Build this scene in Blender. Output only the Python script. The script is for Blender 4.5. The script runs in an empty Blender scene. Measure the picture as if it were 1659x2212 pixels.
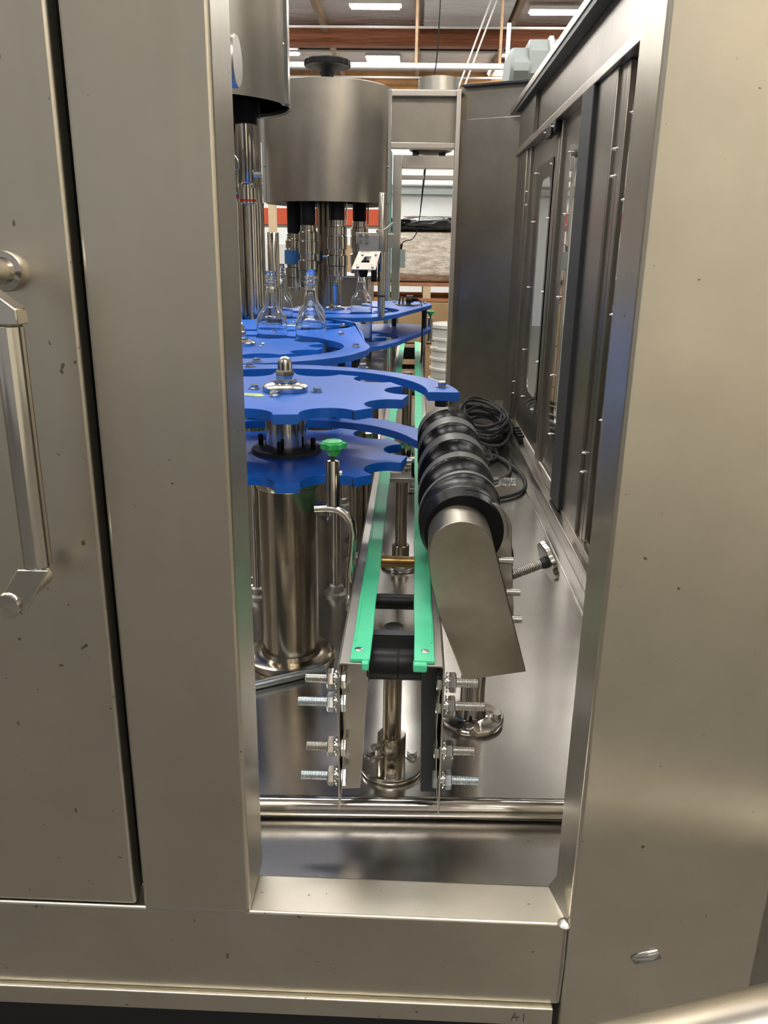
import bpy, bmesh, math, random
from mathutils import Vector, Matrix, Euler
random.seed(7)
PI = math.pi; R = math.radians
scene = bpy.context.scene
C = scene.collection

# ------------------------------------------------------------------ camera, light, exposure
cam_d = bpy.data.cameras.new('camera'); cam = bpy.data.objects.new('camera', cam_d); C.objects.link(cam)
CAM_H = 0.75                                   # height above the machine's base plate (z = 0)
cam.matrix_world = (Matrix.Translation((0, 0, CAM_H)) @ Matrix.Rotation(R(1.816), 4, 'Z')
                    @ Matrix.Rotation(R(90 - 18.02), 4, 'X') @ Matrix.Rotation(R(0.9), 4, 'Z'))
cam_d.sensor_fit = 'VERTICAL'; cam_d.sensor_height = 24.0; cam_d.lens = 1740 / 2212 * 24.0
cam_d.clip_start = 0.02; cam_d.clip_end = 100
scene.camera = cam
world = bpy.data.worlds.new('world'); scene.world = world; world.use_nodes = True
world.node_tree.nodes['Background'].inputs[0].default_value = (1, 0.97, 0.92, 1)
world.node_tree.nodes['Background'].inputs[1].default_value = 0.36
scene.view_settings.view_transform = 'Standard'; scene.view_settings.look = 'None'
scene.view_settings.exposure = 0.0; scene.view_settings.gamma = 1.0
scene.view_settings.use_curve_mapping = False
LAMP_STRENGTH = 38.0                           # emission of the ceiling strips
ZF, ZC = -0.9, 4.4                            # warehouse floor and ceiling

# ------------------------------------------------------------------ materials
def new_mat(name):
    m = bpy.data.materials.new(name); m.use_nodes = True
    return m, m.node_tree.nodes, m.node_tree.links, m.node_tree.nodes['Principled BSDF']

def noise(nt, scale, detail=3, rough=.5, stretch=(1, 1, 1), coord='Object'):
    tc = nt.nodes.new('ShaderNodeTexCoord'); mp = nt.nodes.new('ShaderNodeMapping')
    mp.inputs['Scale'].default_value = stretch
    n = nt.nodes.new('ShaderNodeTexNoise'); n.inputs['Scale'].default_value = scale
    n.inputs['Detail'].default_value = detail; n.inputs['Roughness'].default_value = rough
    nt.links.new(tc.outputs[coord], mp.inputs[0]); nt.links.new(mp.outputs[0], n.inputs['Vector'])
    return n.outputs['Fac']

def ramp(nt, fac, a, b, c0, c1):
    r = nt.nodes.new('ShaderNodeValToRGB'); e = r.color_ramp.elements
    e[0].position = a; e[1].position = b; e[0].color = (*c0, 1); e[1].color = (*c1, 1)
    nt.links.new(fac, r.inputs[0]); return r.outputs[0]

def mrange(nt, fac, a, b):
    m = nt.nodes.new('ShaderNodeMapRange'); m.inputs['From Min'].default_value = .0; m.inputs['From Max'].default_value = 1.0
    m.inputs['To Min'].default_value = a; m.inputs['To Max'].default_value = b
    nt.links.new(fac, m.inputs['Value']); return m.outputs[0]

def bump(nt, fac, strength, dist=.001):
    b = nt.nodes.new('ShaderNodeBump'); b.inputs['Strength'].default_value = strength; b.inputs['Distance'].default_value = dist
    nt.links.new(fac, b.inputs['Height']); return b.outputs[0]

def steel(name, col=(.56, .53, .48), rough=.3, stretch=(1, 1, .02), grain=500, blotch=.06, bs=.25, vary=.85, big=3.0, spots=0):
    m, n, l, p = new_mat(name); nt = m.node_tree
    p.inputs['Metallic'].default_value = 1
    fine = noise(nt, grain, 0, .5, stretch); bigf = noise(nt, big, 4, .6)
    c = ramp(nt, bigf, .25, .75, tuple(x * vary for x in col), col)
    if spots:      # small brown specks of dirt
        mx = n.new('ShaderNodeMixRGB'); mx.blend_type = 'MULTIPLY'; mx.inputs[0].default_value = 1
        l.new(c, mx.inputs[1]); l.new(ramp(nt, noise(nt, spots, 1, .5), .765, .79, (1, 1, 1), (.42, .36, .28)), mx.inputs[2]); c = mx.outputs[0]
    l.new(c, p.inputs['Base Color'])
    a = nt.nodes.new('ShaderNodeMath'); a.operation = 'ADD'
    l.new(mrange(nt, fine, rough - .02, rough + .02), a.inputs[0]); l.new(mrange(nt, bigf, blotch, -blotch), a.inputs[1])
    l.new(a.outputs[0], p.inputs['Roughness'])
    if bs: l.new(bump(nt, fine, bs * .35, .0002), p.inputs['Normal'])
    return m

def plain(name, col, rough=.5, metal=0, vary=.88, scale=20, bs=0, bscale=200, spec=.5):
    m, n, l, p = new_mat(name); nt = m.node_tree
    f = noise(nt, scale, 4, .6)
    l.new(ramp(nt, f, .3, .7, tuple(x * vary for x in col), col), p.inputs['Base Color'])
    p.inputs['Roughness'].default_value = rough; p.inputs['Metallic'].default_value = metal
    p.inputs['Specular IOR Level'].default_value = spec
    if bs: l.new(bump(nt, noise(nt, bscale, 3), bs, .002), p.inputs['Normal'])
    return m

M = {}
M['panel'] = steel('brushed_panel_steel', (.62, .578, .485), .345, (1, 1, .03), 90, .05, 0, .78, 5, spots=110)
M['cover'] = steel('shaded_cover_steel', (.44, .41, .34), .335, (1, 1, .03), 90, .04, 0, .7, 14)  # same steel, colour darkened for the light blocked in front of it
M['frame'] = steel('frame_steel', (.60, .565, .51), .335, (1, 1, .03), 90, .04, 0, .75, 6)
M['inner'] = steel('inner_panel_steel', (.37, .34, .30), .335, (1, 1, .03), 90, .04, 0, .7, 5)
M['plate'] = steel('base_plate_steel', (.58, .56, .53), .222, (1, .3, 1), 12, .02, 0, .78, 7, spots=130)
M['can'] = steel('canister_steel', (.47, .44, .39), .315, (1, 1, .02), 90, .02, 0, .72, 6)
M['polish'] = steel('polished_steel', (.64, .61, .56), .13, (1, 1, 1), 60, .03, 0)
M['column'] = steel('column_steel', (.46, .41, .33), .19, (1, 1, .15), 30, .03, 0, .7, 14)
M['zinc'] = steel('zinc_steel', (.66, .72, .76), .34, (1, 1, 1), 120, .03, 0)
M['bolt'] = steel('bolt_steel', (.66, .65, .62), .20, (1, 1, 1), 120, .04, 0)
M['dull'] = steel('dull_steel', (.50, .48, .44), .42, (1, 1, 1), 120, .05, 0)
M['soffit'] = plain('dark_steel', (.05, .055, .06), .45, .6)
M['brass'] = steel('stained_brass', (.42, .27, .10), .36, (1, 1, 1), 80, .1, .05, .35, 25)
M['blue'] = plain('blue_plastic', (.007, .125, .60), .36, 0, .9, 12, 0, 300, .42)
M['black'] = plain('black_plastic', (.008, .008, .009), .45, spec=.22)
M['rubber'] = plain('black_rubber', (.02, .021, .022), .6)
M['screw'] = plain('black_nylon', (.007, .007, .008), .30, 0, .8, 30, spec=.2)
M['land'] = plain('worn_grey_nylon', (.15, .15, .145), .38, 0, .75, 40)
M['green'] = plain('green_wear_strip', (.075, .58, .31), .38, 0, .85, 26)
M['knob'] = plain('green_knob_plastic', (.02, .42, .10), .35)
M['strap'] = plain('blue_tape', (.02, .12, .30), .5)
M['red'] = plain('red_rubber', (.35, .02, .015), .4)
M['tape'] = plain('yellow_green_tape', (.50, .66, .22), .6)
M['ink'] = plain('black_ink', (.01, .01, .012), .6)
M['sensor'] = plain('sensor_brown_metal', (.10, .085, .06), .35, .7)
M['concrete'] = plain('concrete_floor', (.12, .113, .10), .35, 0, .7, 1.2)
M['white'] = plain('white_painted_wall', (.78, .80, .80), .7, 0, .95, 2)
M['cream'] = plain('cream_wall', (.80, .75, .62), .7, 0, .92, 1)
M['osb'] = plain('plywood_band', (.62, .33, .13), .7, 0, .55, 3)
M['joist'] = plain('pale_joist_wood', (.45, .30, .18), .7, 0, .7, 6)
M['pipe'] = plain('white_pipe', (.82, .82, .80), .4)
M['duct'] = plain('grey_plastic_duct', (.30, .34, .33), .5, 0, .95)
M['card'] = plain('cardboard', (.53, .36, .19), .75, 0, .88, 5)
M['pallet'] = plain('pallet_wood', (.50, .22, .10), .8, 0, .6, 9)
M['keg'] = plain('white_drum_plastic', (.74, .74, .70), .35, 0, .9, 8)
M['blackwrap'] = plain('black_stretch_wrap', (.012, .013, .015), .18, 0, .6, 40, .9, 14)
M['orange'] = plain('orange_rack_paint', (.50, .07, .02), .5)
M['bluebox'] = plain('blue_tote', (.06, .12, .30), .5)
M['plank'] = plain('pale_plank', (.66, .50, .32), .7, 0, .85, 8)
M['teal'] = plain('teal_edge', (.05, .22, .20), .4)
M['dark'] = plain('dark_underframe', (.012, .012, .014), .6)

def wood_beam():
    m, n, l, p = new_mat('glulam_beam'); nt = m.node_tree
    f = noise(nt, 6, 4, .6, (.3, 1, 8))
    l.new(ramp(nt, f, .3, .75, (.20, .06, .025), (.45, .17, .075)), p.inputs['Base Color']); p.inputs['Roughness'].default_value = .7
    return m
M['beam'] = wood_beam()
def foil():
    m, n, l, p = new_mat('foil_insulation'); nt = m.node_tree
    p.inputs['Metallic'].default_value = .7; p.inputs['Roughness'].default_value = .3
    p.inputs['Base Color'].default_value = (.70, .67, .66, 1)
    l.new(bump(nt, noise(nt, 1.6, 6, .65, (1, 2.2, 1)), .9, .25), p.inputs['Normal']); return m
M['foil'] = foil()
def wrap():
    m, n, l, p = new_mat('clear_wrapped_bundle'); nt = m.node_tree
    f = noise(nt, 11, 6, .7, (1, 1, 3))
    l.new(ramp(nt, f, .36, .62, (.58, .47, .35), (.95, .90, .82)), p.inputs['Base Color'])
    p.inputs['Roughness'].default_value = .18
    l.new(bump(nt, f, .9, .05), p.inputs['Normal']); return m
M['wrap'] = wrap()
def glass(name, tint=(1, 1, 1), ior=1.45):
    m, n, l, p = new_mat(name)
    p.inputs['Base Color'].default_value = (*tint, 1); p.inputs['Transmission Weight'].default_value = 1
    p.inputs['Roughness'].default_value = .0; p.inputs['IOR'].default_value = ior
    return m
M['glass'] = glass('bottle_glass', (.97, .99, .99), 1.45)
M['acrylic'] = glass('clear_acrylic', (.97, .98, .98), 1.42)
def emit(name, col, s):
    m, n, l, p = new_mat(name); p.inputs['Emission Color'].default_value = (*col, 1); p.inputs['Emission Strength'].default_value = s
    p.inputs['Base Color'].default_value = (.8, .8, .8, 1); return m
M['lamp'] = emit('lamp_tube', (1, .97, .92), LAMP_STRENGTH)

# ------------------------------------------------------------------ mesh builder
class MB:
    def __init__(s): s.v = []; s.f = []
    def add(s, vs, fs):
        o = len(s.v); s.v += [tuple(v) for v in vs]; s.f += [tuple(i + o for i in f) for f in fs]; return s
    def box(s, x0, x1, y0, y1, z0, z1):
        vs = [(x, y, z) for x in (x0, x1) for y in (y0, y1) for z in (z0, z1)]
        return s.add(vs, [(0, 1, 3, 2), (4, 6, 7, 5), (0, 4, 5, 1), (2, 3, 7, 6), (0, 2, 6, 4), (1, 5, 7, 3)])
    def lathe(s, prof, o=(0, 0, 0), axis='Z', n=32, closed=False, rot=0):
        o = Vector(o); B = frame_for(axis); vs = []; fs = []
        for r, h in prof:
            for k in range(n):
                a = 2 * PI * k / n + rot
                vs.append(o + B @ Vector((r * math.cos(a), r * math.sin(a), h)))
        m = len(prof)
        for i in range(m if closed else m - 1):
            j = (i + 1) % m
            for k in range(n):
                k2 = (k + 1) % n; fs.append((i * n + k, i * n + k2, j * n + k2, j * n + k))
        if not closed:
            if prof[0][0] > 1e-6: fs.append(tuple(reversed(range(n))))
            if prof[-1][0] > 1e-6: fs.append(tuple((m - 1) * n + k for k in range(n)))
        return s.add(vs, fs)
    def cyl(s, p0, p1, r, n=24, r1=None):
        p0, p1 = Vector(p0), Vector(p1); d = p1 - p0
        return s.lathe([(r, 0), (r if r1 is None else r1, d.length)], p0, d.normalized(), n)
    def hexp(s, p0, p1, r, rot=0):
        p0, p1 = Vector(p0), Vector(p1); d = p1 - p0; L = d.length
        return s.lathe([(r * .93, 0), (r, L * .12), (r, L * .85), (r * .88, L)], p0, d.normalized(), 6, rot=rot)
    def prism(s, poly, z0, z1, B=None, o=(0, 0, 0)):
        n = len(poly); B = B or Matrix.Identity(3); o = Vector(o)
        vs = [o + B @ Vector((x, y, z)) for z in (z0, z1) for x, y in poly]
        fs = [tuple(reversed(range(n))), tuple(range(n, 2 * n))] + [(i, (i + 1) % n, n + (i + 1) % n, n + i) for i in range(n)]
        return s.add(vs, fs)
    def tube(s, pts, r, n=10, cap=True):
        pts = [Vector(p) for p in pts]; vs = []; fs = []; m = len(pts)
        t0 = (pts[1] - pts[0]).normalized(); up = Vector((0, 0, 1)) if abs(t0.z) < .9 else Vector((1, 0, 0))
        for i, p in enumerate(pts):
            t = (pts[min(i + 1, m - 1)] - pts[max(i - 1, 0)]).normalized()
            a = up - t * up.dot(t); a.normalize(); up = a; b = t.cross(a)
            rr = r[i] if isinstance(r, (list, tuple)) else r
            for k in range(n): q = 2 * PI * k / n; vs.append(p + a * math.cos(q) * rr + b * math.sin(q) * rr)
        for i in range(m - 1):
            for k in range(n): fs.append((i * n + k, i * n + (k + 1) % n, (i + 1) * n + (k + 1) % n, (i + 1) * n + k))
        if cap: fs += [tuple(reversed(range(n))), tuple((m - 1) * n + k for k in range(n))]
        return s.add(vs, fs)
def frame_for(axis):
    if axis == 'Z': return Matrix.Identity(3)
    d = {'X': Vector((1, 0, 0)), 'Y': Vector((0, 1, 0))}.get(axis, axis) if isinstance(axis, str) else Vector(axis)
    return d.to_track_quat('Z', 'Y').to_matrix()
XZ = Matrix(((1, 0, 0), (0, 0, 1), (0, 1, 0)))      # polygon in X,Z, extruded along Y
YZ = Matrix(((0, 0, 1), (1, 0, 0), (0, 1, 0)))      # polygon in Y,Z, extruded along X

def wloc(o):
    v = Vector((0, 0, 0))
    while o is not None: v += o.location; o = o.parent
    return v
def build(name, mb, mat, parent=None, bevel=0, smooth=38, at=None):
    """mesh coordinates are world metres; 'at' makes the origin (for meshes that are shared by copies)"""
    me = bpy.data.meshes.new(name); base = wloc(parent) if parent else Vector((0, 0, 0))
    org = Vector(at) if at is not None else base
    me.from_pydata([tuple(Vector(v) - org) for v in mb.v], [], mb.f); me.update()
    bm = bmesh.new(); bm.from_mesh(me); bmesh.ops.recalc_face_normals(bm, faces=bm.faces); bm.to_mesh(me); bm.free()
    for p in me.polygons: p.use_smooth = True
    me.set_sharp_from_angle(angle=R(smooth))
    me.materials.append(M[mat] if isinstance(mat, str) else mat)
    o = bpy.data.objects.new(name, me); C.objects.link(o)
    if parent: o.parent = parent
    o.location = org - base
    if bevel:
        b = o.modifiers.new('bevel', 'BEVEL'); b.width = bevel; b.segments = 2; b.limit_method = 'ANGLE'; b.angle_limit = R(50)
    return o
def tag(o, label, cat, group=None, kind=None):
    o['label'] = label; o['category'] = cat
    if group: o['group'] = group
    if kind: o['kind'] = kind
    return o
def thing(name, label, cat, loc, group=None):
    o = bpy.data.objects.new(name, None); C.objects.link(o); o.location = loc; o.empty_display_size = .05
    return tag(o, label, cat, group)
def struct(name, mb, mat, parent=None, **k):
    o = build(name, mb, mat, parent, **k); o['kind'] = 'structure'; return o
def copy_tree(o, parent=None):
    c = o.copy(); C.objects.link(c)
    if parent: c.parent = parent
    for ch in list(o.children): copy_tree(ch, c)
    return c
_shared = {}
def inst(name, key, make, mat, parent, loc, rot=None, scale=1, label=None):
    """a small part that shares one mesh with its twins"""
    k = (key, mat)
    if k not in _shared:
        o = build(name, make(), mat); _shared[k] = o.data
        o.name = name
    else:
        o = bpy.data.objects.new(name, _shared[k]); C.objects.link(o)
    o.parent = parent; o.location = Vector(loc) - wloc(parent)
    if rot is not None: o.rotation_euler = rot
    if scale != 1: o.scale = (scale,) * 3
    if label: o['label'] = label
    return o
def arc(cx, cy, r, a0, a1, n=24):
    return [(cx + r * math.cos(R(a0 + (a1 - a0) * i / n)), cy + r * math.sin(R(a0 + (a1 - a0) * i / n))) for i in range(n + 1)]
def hexbolt_v(): # a washer and hexagon head, axis +Z, head across corners 15 mm
    m = MB(); m.lathe([(.0115, 0), (.0115, .0016)], n=24); m.hexp((0, 0, .0016), (0, 0, .0088), .0082, .3); return m
def hexbolt_black():
    m = MB(); m.lathe([(.0042, 0), (.0045, .001), (.0045, .022), (.0038, .024)], n=16); return m
def pan_screw():
    m = MB(); m.lathe([(.0048, 0), (.0048, .0012)], n=14); m.lathe([(.0034, .0012), (.0034, .005), (.0022, .0066), (.0018, .0105), (0, .011)], n=12); return m
UP = None

# ------------------------------------------------------------------ the warehouse
X0, X1, Y0, Y1 = -9, 9, -7, 19.5
struct('floor', MB().box(X0, X1, Y0, Y1, ZF - .1, ZF), 'concrete')
ceil = struct('ceiling', MB().box(X0, X1, Y0, Y1, ZC, ZC + .1), 'foil')
for i, x in enumerate([-7.2, -5.8, -4.4, -3.0, -1.62, -.05, 1.5, 3.0, 4.4, 5.8, 7.2]):
    build('joist', MB().box(x - .04, x + .04, 5, Y1, ZC - .14, ZC), 'joist', ceil)
for y in (-4, 2.5, 9.0, 15.6):
    build('roof_beam', MB().box(X0, X1, y, y + .2, ZC - .32, ZC - .01), 'beam', ceil)
for y in (14.9, 16.6, 18.9):
    build('conduit', MB().cyl((X0, y, ZC - .2), (X1, y, ZC - .2), .02, 8), 'pipe', ceil)
build('insulation_batten', MB().box(X0, X1, 17.2, 17.26, ZC - .08, ZC), 'soffit', ceil)
build('dropped_foil_panel', MB().box(.05, 1.4, 12.2, 15.3, ZC - .12, ZC - .09), 'foil', ceil)
wb = struct('wall_back', MB().box(X0, X1, Y1, Y1 + .1, ZF, ZC), 'white')
build('plywood_band', MB().box(X0, X1, Y1 - .05, Y1, 3.75, ZC), 'osb', wb)
build('wall_rail', MB().box(X0, X1, Y1 - .14, Y1, 1.95, 2.03), 'duct', wb)
build('wall_rail', MB().box(X0, X1, Y1 - .14, Y1, 2.12, 2.15), 'duct', wb)
struct('bounce_wall', MB().box(.9, X1, -4.9, -4.8, ZF, ZC), 'cream')  # unseen half wall, added to brighten the corner panel's reflections
struct('wall_right', MB().box(X1, X1 + .1, Y0, Y1, ZF, ZC), 'cream')

def strip_light(x, y, label, group, dz=.12, L=1.25, w=.16, rot=0):
    t = thing('strip_light', label, 'ceiling light', (x, y, ZC - dz), group)
    z = ZC - dz
    build('housing', MB().box(x - L / 2 - .03, x + L / 2 + .03, y - w / 2 - .02, y + w / 2 + .02, z, z + .05), 'pipe', t)
    build('diffuser', MB().box(x - L / 2, x + L / 2, y - w / 2, y + w / 2, z - .025, z - .001), 'lamp', t)
    for s in (-.4, .4): build('hanger', MB().cyl((x + s * L, y, z + .05), (x + s * L, y, ZC), .006, 6), 'pipe', t)
    return t
vis = [(-.70, 14.1, 'bright strip light at top edge of the picture above the black hand wheel'),
       (2.07, 14.35, 'bright strip light at top edge of the picture near the upper right steel rail'),
       (-.72, 17.9, 'distant bright strip light seen just right of the black hand wheel'),
       (1.75, 18.6, 'distant bright strip light seen beside the end of the grey duct')]
for x, y, l in vis: strip_light(x, y, l, None, .10, .74 if y < 16 else .60, .2 if y < 16 else .9)
for x, y in [(-3.4, 14.2), (4.9, 14.2), (-3.4, 8.2), (-.8, 8.2), (2.1, 8.2), (5, 8.2),
             (-3.8, 3.4), (-1.1, 3.1), (2.0, 3.4), (4.9, 3.4), (-3.6, -1.4), (-.7, -1.4), (2.1, -1.4), (5, -1.4), (2.1, -3.9), (4.6, -3.9), (-3.4, 11.2), (-.8, 11.2), (2.1, 11.2), (-3.4, 17.0)]:  # pair nearest the half wall added to light it
    strip_light(x, y, 'long fluorescent strip light under the roof, outside the picture', 'strip lights outside the picture', .13, 2.2, .42)
# white sprinkler pipe
sp = thing('sprinkler_pipe', 'white sprinkler pipe running level across under the roof behind the hand wheel', 'pipe', (-.5, 12.5, 3.2))
build('main_run', MB().cyl((-8.9, 12.5, 3.17), (1.15, 12.5, 3.17), .042, 14), 'pipe', sp)
build('riser', MB().tube([(1.15, 12.5, 3.17), (1.2, 12.5, 3.2), (1.2, 12.5, 3.7)], .03, 10), 'pipe', sp)
for x in (-6, -3, -.05, 1.1): build('drop_rod', MB().cyl((x, 12.5, 3.2), (x, 12.5, ZC - .15), .02, 8), 'joist', sp)
br = thing('roof_brace', 'thin pale pair of slanted brace rods hanging from the roof left of the grey duct', 'brace', (.85, 13, 3))
for d in (0, .08): build('rod', MB().cyl((.42 + d, 13, 2.6), (1.08 + d, 13, ZC - .02), .014, 6), 'pipe', br)

# ------------------------------------------------------------------ machine enclosure
FY = .72
enc = thing('machine_enclosure', 'brushed stainless steel machine enclosure with base plate and open front', 'machine', (0, 1.5, ZF))
def ep(name, mb, mat='frame', bevel=.0015, **k): return build(name, mb, mat, enc, bevel=bevel, **k)
ep('base_plate', MB().box(-1.7, .5, .775, 4.25, -.03, 0), 'plate')
ep('front_sill', MB().box(-.9, .19, FY, .778, -.081, .037), 'panel', .003)
ep('lower_lip', MB().box(-.9, .182, FY - .006, .76, -.1075, -.0815), 'panel', .0015)
ep('front_post', MB().box(-.2875, -.1665, FY - .002, .798, .036, 1.75), 'panel', .004)
ep('front_post_foot', MB().box(-.286, -.168, FY - .0015, .79, .034, .05), 'dull', .002)
ep('corner_panel', MB().box(.190, .402, FY - .003, .80, -.45, 1.75), 'panel', .004)
ep('corner_panel_edge', MB().box(.402, .52, .735, .80, -.45, 1.75), 'inner', .002)
ep('weld_seam', MB().tube([(.1875, .7195, -.075), (.1885, .7188, -.02), (.1878, .7195, .036)], .0016, 8), 'dull', 0)
ep('corner_weld', MB().lathe([(0, -.006), (.006, -.004), (.008, 0), (.005, .004), (0, .006)], (.186, .722, .036), 'Z', 12), 'dull', 0)
ep('sill_miter', MB().add([(.190, .7215, .0375), (.190, .776, .0375), (.1765, .776, .0375), (.190, .7215, .0455), (.190, .776, .060)],
                          [(0, 2, 1), (3, 4, 2), (0, 1, 4, 3), (0, 3, 2), (1, 2, 4)]), 'dull', 0)
ep('void_shade_panel', MB().box(-1.6, .45, 1.02, 1.06, ZF + .12, -.11), 'dark', .002)  # near-black sheet standing in for the unlit void below the machine
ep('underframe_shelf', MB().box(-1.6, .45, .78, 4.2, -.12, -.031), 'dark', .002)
for x, y in ((-1.55, 1.1), (.42, .9), (-1.55, 4.1), (.42, 4.1)): ep('leg', MB().box(x - .04, x + .04, y - .04, y + .04, ZF, -.12), 'dull')
ep('support_tube', MB().cyl((-.40, .921, .0165), (.30, .9455, .0165), .0142, 32), 'polish', 0)
# left part of the shell (mostly behind the front post)
ep('left_side_panel', MB().box(-1.72, -1.69, .75, 4.25, -.1, 1.4), 'inner')
# right wall
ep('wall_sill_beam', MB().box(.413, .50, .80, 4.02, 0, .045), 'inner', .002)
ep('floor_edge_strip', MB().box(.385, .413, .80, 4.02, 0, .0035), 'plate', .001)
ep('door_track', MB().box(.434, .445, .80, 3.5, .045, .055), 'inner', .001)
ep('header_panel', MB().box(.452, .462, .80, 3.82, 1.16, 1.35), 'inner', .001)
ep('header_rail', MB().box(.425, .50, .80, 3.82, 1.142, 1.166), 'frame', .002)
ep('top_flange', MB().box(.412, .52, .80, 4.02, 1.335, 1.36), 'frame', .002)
ep('flange_shade_strip', MB().box(.416, .4515, .80, 3.82, 1.318, 1.335), 'soffit')  # dark strip standing in for the shade under the flange
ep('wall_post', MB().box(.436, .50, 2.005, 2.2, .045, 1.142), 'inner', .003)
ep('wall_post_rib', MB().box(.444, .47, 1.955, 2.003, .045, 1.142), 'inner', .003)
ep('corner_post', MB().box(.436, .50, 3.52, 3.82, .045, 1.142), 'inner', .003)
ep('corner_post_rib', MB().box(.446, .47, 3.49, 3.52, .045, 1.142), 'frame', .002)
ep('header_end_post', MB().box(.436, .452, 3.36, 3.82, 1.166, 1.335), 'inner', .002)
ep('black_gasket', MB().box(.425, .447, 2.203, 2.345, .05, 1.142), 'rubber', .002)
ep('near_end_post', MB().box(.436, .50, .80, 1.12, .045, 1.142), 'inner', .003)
# far door frame and angled end wall
ep('exit_post', MB().box(-.150, -.128, 4.18, 4.24, 0, 1.46), 'frame', .002)
ep('exit_post', MB().box(.176, .196, 4.14, 4.24, 0, 1.46), 'frame', .002)
ep('exit_top_rail', MB().box(-.150, .196, 4.17, 4.24, 1.435, 1.46), 'frame', .002)
ep('exit_lower_rail', MB().box(-.130, .180, 4.18, 4.24, 1.213, 1.237), 'frame', .002)
ep('exit_header_panel', MB().box(-.130, .180, 4.215, 4.22, 1.236, 1.436), 'inner', 0)
ep('exit_left_header', MB().box(-1.69, -.15, 4.2, 4.24, 1.236, 1.46), 'inner', .001)
def slab(p0, p1, z0, z1, t):
    p0, p1 = Vector(p0), Vector(p1); d = (p1 - p0).normalized(); n = Vector((-d.y, d.x)) * t
    return MB().prism([tuple(p0), tuple(p1), tuple(p1 + n), tuple(p0 + n)], z0, z1)
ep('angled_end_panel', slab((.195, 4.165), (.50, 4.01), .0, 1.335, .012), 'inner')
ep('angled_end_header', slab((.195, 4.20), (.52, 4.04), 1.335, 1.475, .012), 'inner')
ep('angled_top_flange', slab((.195, 4.16), (.52, 4.00), 1.472, 1.482, .06), 'soffit')
# fixing screws of the posts
for y, z in ((3.47, .98), (3.47, .93), (3.49, .22), (3.49, .17), (1.975, .972), (1.975, .915), (2.0, .27), (2.0, .22)):
    inst('frame_screw', 'pan', pan_screw, 'bolt', enc, (.444, y, z), (0, -PI / 2, 0))
# black door latch block near the header
lt = thing('door_latch', 'small black latch block under the header rail above the far doors', 'latch', (.43, 2.86, 1.10))
build('body', MB().box(.424, .444, 2.76, 2.95, 1.108, 1.140), 'black', lt, bevel=.003)
build('slotted_plate', MB().box(.418, .424, 2.80, 2.90, 1.10, 1.135), 'black', lt, bevel=.002)
for y in (2.78, 2.93): inst('screw', 'pan', pan_screw, 'bolt', lt, (.424, y, 1.125), (0, -PI / 2, 0))
# mating block on the sill
lb = thing('door_catch', 'small black ribbed catch standing on the right wall sill by the cables', 'latch', (.43, 3.15, .045))
build('body', MB().box(.418, .434, 3.05, 3.25, .045, .068), 'black', lb, bevel=.002)
for k in range(4): build('rib', MB().box(.414, .44, 3.06 + k * .05, 3.08 + k * .05, .068, .078), 'black', lb, bevel=.002)

def rrect(y0, y1, z0, z1, r, n=6):
    pts = []
    for cy, cz, a in ((y1 - r, z1 - r, 0), (y0 + r, z1 - r, 90), (y0 + r, z0 + r, 180), (y1 - r, z0 + r, 270)): pts += arc(cy, cz, r, a, a + 90, n)
    return pts
def slotted(x0, x1, oy0, oy1, oz0, oz1, iy0, iy1, iz0, iz1, r):
    inner = rrect(iy0, iy1, iz0, iz1, r); outer = []
    n = len(inner) // 4
    for q, (cy, cz) in enumerate(((oy1, oz1), (oy0, oz1), (oy0, oz0), (oy1, oz0))):
        for k in range(n): outer.append((cy, cz))
    N = len(inner); m = MB()
    vs = [(x, y, z) for x in (x0, x1) for ring in (inner, outer) for y, z in ring]
    fs = []
    for i in range(N):
        j = (i + 1) % N
        same = outer[i] == outer[j]
        for b in (0, 2 * N):
            fs.append((b + i, b + j, b + N + i) if same else (b + i, b + j, b + N + j, b + N + i))
        fs.append((i, j, 2 * N + j, 2 * N + i))
        if not same: fs.append((N + i, N + j, 3 * N + j, 3 * N + i))
    return m.add(vs, fs)
def wall_door(label, y0, y1, sy0, sy1, py0, py1, screws, extra=None):
    t = thing('enclosure_door', label, 'door', (.46, (y0 + y1) / 2, .056))
    z0, z1 = .056, 1.14
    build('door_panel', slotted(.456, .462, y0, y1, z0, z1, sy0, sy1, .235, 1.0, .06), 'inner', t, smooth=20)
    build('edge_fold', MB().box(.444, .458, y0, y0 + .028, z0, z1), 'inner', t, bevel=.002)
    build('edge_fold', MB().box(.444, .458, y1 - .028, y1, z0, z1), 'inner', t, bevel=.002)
    pm = MB().prism([(py0, .245), (py0 + .05, .185), (py1 - .05, .185), (py1, .245), (py1, 1.05), (py0, 1.05)], .448, .452, YZ)
    pane = build('window_pane', pm, 'acrylic', t); pane['label'] = 'clear acrylic window pane'
    for y, z in screws: inst('pane_screw', 'pan', pan_screw, 'bolt', t, (.449, y, z), (0, -PI / 2, 0))
    return t
sc = lambda a, b: [(a + .02, 1.03), (b - .02, 1.03), (a + .015, .86), (b - .015, .86), (a + .015, .62), (b - .015, .62), (a + .015, .38), (b - .015, .38), (a + .06, .20), (b - .06, .20)]
wall_door('farthest steel door of the right wall with tall rounded window slot', 2.79, 3.485, 2.955, 3.21, 2.895, 3.295, sc(2.895, 3.295))
wall_door('middle steel door of the right wall, partly behind the black gasket strip', 2.10, 2.77, 2.24, 2.55, 2.18, 2.60, sc(2.18, 2.60))
wall_door('nearest steel door of the right wall, mostly hidden by the corner panel', 1.13, 1.95, 1.30, 1.82, 1.22, 1.885, sc(1.22, 1.885))
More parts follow.
